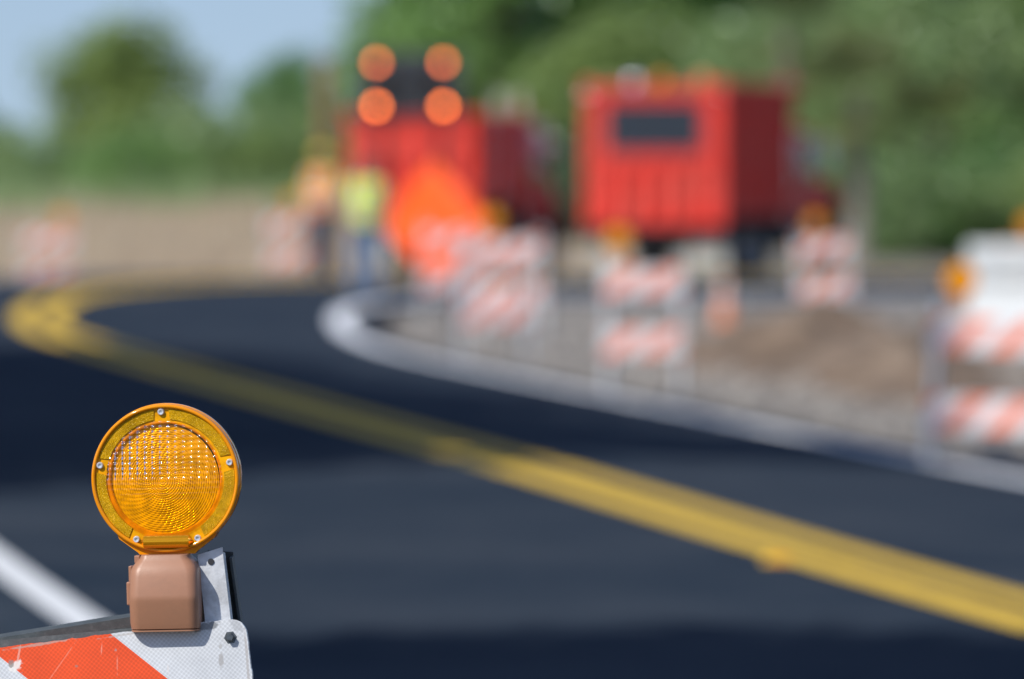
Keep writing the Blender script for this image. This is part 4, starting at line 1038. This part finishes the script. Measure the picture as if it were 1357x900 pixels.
M['grey_shirt'] = mat('grey_shirt_cloth', (0.30, 0.30, 0.30), 0.85, var=.15, scale=20); M['yellow_shirt'] = mat('yellow_shirt_cloth', (0.62, 0.52, 0.10), 0.85, var=.15, scale=20)
M['hat_red'] = mat('red_hard_hat', (0.50, 0.06, 0.04), 0.35, var=.05); M['hat_yellow'] = mat('yellow_hard_hat', (0.62, 0.46, 0.05), 0.35, var=.05)
A = {-1: ((-.27, .03, 1.14), (-.24, -.14, .95)), 1: ((.27, .03, 1.14), (.27, -.06, .90))}
B = {-1: ((-.26, .04, 1.14), (-.25, -.05, .90)), 1: ((.27, .00, 1.15), (.16, -.19, 1.05))}
person('standing road worker in lime vest and blue jeans beside the orange diamond sign', 1.72, 18, on_ground(485, 81.8), M['skin'], M['grey_shirt'], M['lime'], M['denim'], M['hat_red'], M['tape'], A)
person('road worker in orange vest and dark trousers standing behind the lime vest', 1.82, -30, on_ground(427, 92.0), M['skin'], M['yellow_shirt'], M['orange_vest'], M['navy'], M['hat_yellow'], M['tape'], B)

# ------------------------------------------------------------------ trees
def leaf_cloud(rs, centres, radii, n, size, flat=0.75):
    w = np.array([r[0]*r[1]*r[2] for r in radii])**(2/3); w /= w.sum(); ids = rs.choice(len(centres), n, p=w)
    d = rs.normal(size=(n, 3)); d /= np.linalg.norm(d, axis=1)[:, None]
    rad = rs.uniform(0.45, 1.0, n)**0.6*(1+rs.normal(size=n)*.08)
    P = np.array(centres)[ids]+d*np.array(radii)[ids]*rad[:, None]
    nrm = d*.6+rs.normal(size=(n, 3))*.6+np.array([0, 0, .35]); nrm /= np.linalg.norm(nrm, axis=1)[:, None]
    a = np.cross(nrm, rs.normal(size=(n, 3))); a /= np.linalg.norm(a, axis=1)[:, None]; b = np.cross(nrm, a)
    s = size*rs.uniform(.6, 1.35, n)[:, None]
    V = np.stack([P+a*s, P+b*s*.5, P-a*s, P-b*s*.5], 1).reshape(-1, 3)
    return V, np.arange(4*n).reshape(n, 4)
def tree_proto(seed, H, W, trunk_h, n, size, cone=0.0, clumps=34):
    """returns crown mesh (without material) and trunk mesh, base at origin"""
    rs = np.random.RandomState(seed); cs = []; rd = []; ch = H-trunk_h
    for _ in range(clumps):
        t = rs.uniform(0.02, 1)**.9; ang = rs.uniform(0, 2*np.pi)
        prof = math.sin(math.pi*min(1, .16+.80*t))**.55*(1-cone*t)
        rr = W/2*prof*rs.uniform(.25, .92)
        q = rs.uniform(.16, .30)*W*(.75 if t > .8 else 1)
        cs.append((rr*np.cos(ang), rr*np.sin(ang), trunk_h+t*ch*.90)); rd.append((q, q, q*rs.uniform(.6, .85)))
    V, Q = leaf_cloud(rs, cs, rd, n, size)
    tb = MB(); r0 = .035*H
    tb.tube([(0, 0, -.3), (.01*H, 0, trunk_h*.6), (0, .012*H, trunk_h+ch*.35), (.01*H, 0, H*.82)], [r0*1.25, r0, r0*.65, r0*.2], 10)
    for c in cs[:12]:
        z0 = trunk_h*.7+.35*max(0, c[2]-trunk_h*.7)
        tb.tube([(0, 0, z0), (c[0]*.45, c[1]*.45, z0+(c[2]-z0)*.6), c], [r0*.42, r0*.26, r0*.08], 7)
    return V, Q, tb
_tm = {}
def tree(kind, loc, rot, scale, leaf, label, cat='tree', group=None, name='broadleaf_tree'):
    spec = {'round': (11, 9.0, 8.0, 1.6, 9500, .17, .1, 40), 'tall': (23, 13.0, 8.0, 2.4, 10500, .20, .35, 44), 'bush': (31, 3.6, 4.4, .25, 5200, .11, .05, 22),
            'shade': (47, 17.5, 9.5, 7.5, 9500, .28, .15, 40), 'oval': (59, 8.0, 6.4, .7, 8500, .16, .42, 36)}[kind]
    key = (kind, leaf)
    if kind not in _tm:
        V, Q, tb = tree_proto(*spec); _tm[kind] = (V, Q, tb.mesh('trunk', M['bark'], 60))
    if key not in _tm:
        _tm[key] = np_mesh('crown', _tm[kind][0], _tm[kind][1], M[leaf])
    root = empty(name, loc, (0, 0, R(rot))); root.scale = (scale[0], scale[0], scale[1])
    link_mesh('crown', _tm[key], root); link_mesh('trunk' if kind != 'bush' else 'stem', _tm[kind][2], root)
    tag(root, label, cat, group); return root
def tree_at(kind, px, depth, rot, scale, leaf, label, **k):
    return tree(kind, on_ground(px, depth)-Vector((0, 0, .1)), rot, scale, leaf, label, **k)

# the two trees and scrub against the sky on the left
G1 = 'far trees beyond the dry field'
tree_at('oval', 172, 262, 60, (1.42, .85), 'leaf_a', 'broad pointed green tree standing alone against the sky', group=G1)
tree_at('oval', 385, 280, 140, (.80, .72), 'leaf_b', 'smaller green tree against the sky beside the arrow board truck', group=G1)
tree_at('oval', -55, 300, 80, (.75, .58), 'leaf_d', 'dark tree at the end of the dry field past the lone barricade', group=G1)
tree_at('round', 250, 298, 250, (.40, .36), 'leaf_d', 'low dark tree tucked against the broad pointed tree', group=G1)
for i, (px, dep, sc, lf, lb) in enumerate(((15, 200, .8, 'leaf_c', 'grey-green scrub bush behind the lone barricade'), (92, 196, .70, 'leaf_c', 'pale green scrub bush at the near foot of the broad pointed tree, barricade side'),
        (175, 194, .72, 'leaf_b', 'bright green scrub bush straight in front of the broad pointed tree'), (262, 197, .9, 'leaf_c', 'grey-green scrub bush in front of the low dark tree'),
        (330, 200, 1.0, 'leaf_c', 'grey-green scrub bush in the gap between the two trees against the sky'), (398, 196, .86, 'leaf_a', 'green scrub bush in front of the smaller tree against the sky'),
        (446, 201, .86, 'leaf_c', 'grey-green scrub bush behind the wooden post'), (-60, 200, .7, 'leaf_a', 'green scrub bush in front of the dark tree at the field end'), (500, 205, .9, 'leaf_d', 'dark scrub bush behind the arrow board truck'))):
    tree_at('bush', px, dep, i*67, (sc*1.35, sc), lf, lb, cat='bush', group='scrub along the field edge', name='scrub_bush')
# the tall woods behind the trucks
G2 = 'woods behind the trucks'
woods = [('tall', 640, 168, 0, (1.0, .95), 'leaf_b', 'tall bright green tree right behind the arrow board'),
         ('tall', 775, 176, 60, (1.1, 1.05), 'leaf_b', 'tall bright green tree rising between the two red trucks'),
         ('round', 560, 180, 30, (.60, .72), 'leaf_d', 'dark tree at the open end of the woods, next to the sky'),
         ('tall', 905, 170, 130, (1.0, .9), 'leaf_b', 'tall bright green tree right behind the dump truck tailgate'),
         ('round', 850, 160, 210, (.85, .62), 'leaf_a', 'low spreading tree close behind the dump truck bed'),
         ('tall', 1060, 172, 250, (1.05, 1.0), 'leaf_a', 'tall tree behind the yellowish fan palm'),
         ('tall', 1225, 178, 15, (1.1, 1.0), 'leaf_d', 'tall dark tree deep in the woods past the dump truck nose'),
         ('round', 1050, 152, 80, (.75, .66), 'leaf_c', 'grey-green spreading tree behind the dump truck cab'),
         ('round', 1190, 148, 300, (.72, .70), 'leaf_c', 'grey-green spreading tree between two fan palms'),
         ('tall', 1370, 165, 170, (.95, .85), 'leaf_d', 'tall dark tree behind the white plastic barrier'),
         ('round', 1320, 150, 40, (.66, .66), 'leaf_a', 'mid green spreading tree behind the white plastic barrier'),
         ('round', 700, 172, 90, (.7, .5), 'leaf_d', 'dark low tree behind the chrome stack of the arrow board truck'),
         ('tall', 1500, 170, 220, (1, 1), 'leaf_a', 'tall tree far along the woods past the white plastic barrier'),
         ('round', 1460, 150, 110, (.8, .7), 'leaf_c', 'grey-green spreading tree far along the woods past the white plastic barrier')]
for (kd, px, dep, rt, sc, lf, lb) in woods:
    tree_at(kd, px, dep, rt, sc, lf, lb, group=G2)
for i, (px, dep, sc, lf, lb) in enumerate(((1165, 139, .72, 'leaf_d', 'dark shrub beside the pale trunked fan palm'), (1240, 137, .85, 'leaf_c', 'grey-green shrub in front of the stubby fan palm'),
        (1310, 138, .9, 'leaf_b', 'bright green shrub between the stubby fan palm and the white barrier'), (1378, 136, .8, 'leaf_a', 'mid green shrub straight behind the white plastic barrier'),
        (1275, 144, 1.2, 'leaf_b', 'big bright green shrub behind the stubby fan palm'), (1120, 145, 1.05, 'leaf_c', 'grey-green shrub behind the pale trunked fan palm'),
        (980, 148, .9, 'leaf_a', 'mid green shrub hidden behind the dump truck bed'), (760, 150, .95, 'leaf_d', 'dark shrub seen in the gap between the two red trucks'), (1440, 138, .9, 'leaf_c', 'grey-green shrub past the far end of the white barrier'))):
    tree_at('bush', px, dep, i*51, (sc, sc*.85), lf, lb, cat='shrub', group='shrubs at the foot of the woods', name='leafy_shrub')

def palm(loc, rot, h, label):
    root = empty('palm_tree', loc, (0, 0, R(rot))); tb = MB()
    tb.tube([(0, 0, -.3), (.03, 0, h*.5), (0, .05, h)], [.20, .17, .16], 14)
    for k in range(14): tb.lathe([(.165, h*.3+k*.05*h), (.215, h*.3+k*.05*h+.10), (.16, h*.3+k*.05*h+.11)], 12, 'z')
    tb.build('trunk', M['palm_bark'], root, smooth=40)
    rs = np.random.RandomState(5); V = []; Q = []
    for k in range(34):
        an = rs.uniform(0, 2*np.pi); el = rs.uniform(-.9, 1.2); L = rs.uniform(.8, 1.15)
        d = np.array([math.cos(an)*math.cos(el), math.sin(an)*math.cos(el), math.sin(el)]); side = np.array([-math.sin(an), math.cos(an), 0]); up = np.cross(d, side)
        base = np.array([0, .05, h]); tip = base+d*L
        for j in range(16):
            a = (j-7.5)/7.5*1.75; dv = d*math.cos(a)+side*math.sin(a); ln = rs.uniform(.6, .85); wv = np.cross(dv, up)*.028
            e = tip+dv*ln*.6; f = tip+dv*ln-np.array([0, 0, .18*ln]); b = len(V)
            V += [tip-wv*.6, tip+wv*.6, e+wv, e-wv, f]; Q += [(b, b+1, b+2, b+3), (b+3, b+2, b+4, b+4)]
        wv = side*.018; b = len(V); V += [base-wv, base+wv, tip+wv, tip-wv]; Q += [(b, b+1, b+2, b+3)]
    me = bpy.data.meshes.new('crown'); me.from_pydata([tuple(v) for v in V], [], [tuple(dict.fromkeys(q)) for q in Q]); me.materials.append(M['frond'])
    link_mesh('crown', me, root); tag(root, label, 'palm tree', 'palms at the edge of the woods')
palm(on_ground(1138, 132.0), 10, 3.2, 'pale trunked fan palm by the nose of the dump truck')
palm(on_ground(1245, 141.0), 70, 2.6, 'stubby fan palm standing among the shrubs')
palm(on_ground(1042, 138.0), 200, 4.6, 'yellowish fan palm rising behind the dump truck cab')

# big trees on the left verge, whose shade lies across the road
hx = math.sin(SUN_AZ)/math.tan(SUN_EL); hy = math.cos(SUN_AZ)/math.tan(SUN_EL)
SH = 12.6
for i, (sx, sy, sc) in enumerate(((-1.0, 19.4, .70), (-2.5, 38.5, .95), (-4.3, 45.0, 1.0), (-5.7, 52.0, .95))):
    x, y = sx-hx*SH*sc, sy-hy*SH*sc
    tree('shade', Vector((x, y, gz(x, y)-.1)), i*77, (sc, sc), 'leaf_d' if i % 2 else 'leaf_a', 'tall old tree on the left verge shading the road', group='old trees along the left verge', name='shade_tree')

# dry grass in the field and on the verge
rs = np.random.RandomState(12)
def grass(name, n, xr, yr, hmin, hmax, material, label, test):
    x = rs.uniform(*xr, n); y = rs.uniform(*yr, n); d = road_d(x, y); k = test(x, y, d); x, y, d = x[k], y[k], d[k]; z = ground(x, y, d)-.02; m = len(x)
    h = rs.uniform(hmin, hmax, m); a = rs.uniform(0, np.pi, m); w = h*.05+.006; lx, ly = rs.normal(size=m)*h*.25, rs.normal(size=m)*h*.25
    V = np.stack([np.stack([x-np.cos(a)*w, y-np.sin(a)*w, z], 1), np.stack([x+np.cos(a)*w, y+np.sin(a)*w, z], 1), np.stack([x+lx, y+ly, z+h], 1)], 1).reshape(-1, 3)
    tag(link_mesh(name, np_mesh(name, V, np.arange(3*m).reshape(m, 3), material, tri=True)), label, 'grass', kind='stuff')
grass('dry_grass', 90000, (-26, 4), (96, 215), .18, .55, M['dry'], 'tall dry tan grass covering the field outside the bend', lambda x, y, d: (d < -5) & (x < -1+3*np.sin(y*.2)))
grass('verge_grass', 26000, (-10, 3), (2, 40), .05, .16, M['dry'], 'short dry grass on the left verge', lambda x, y, d: (d < -3.9))

grass('tall_weeds', 16000, (-26, 2), (158, 205), .35, 1.15, M['leaf_c'], 'tall grey-green weeds along the far edge of the dry field', lambda x, y, d: np.sin(x*1.3+y*.4)+np.sin(x*.55-y*.21) > -.2+1.5*(1-smooth01(158, 190, y)))
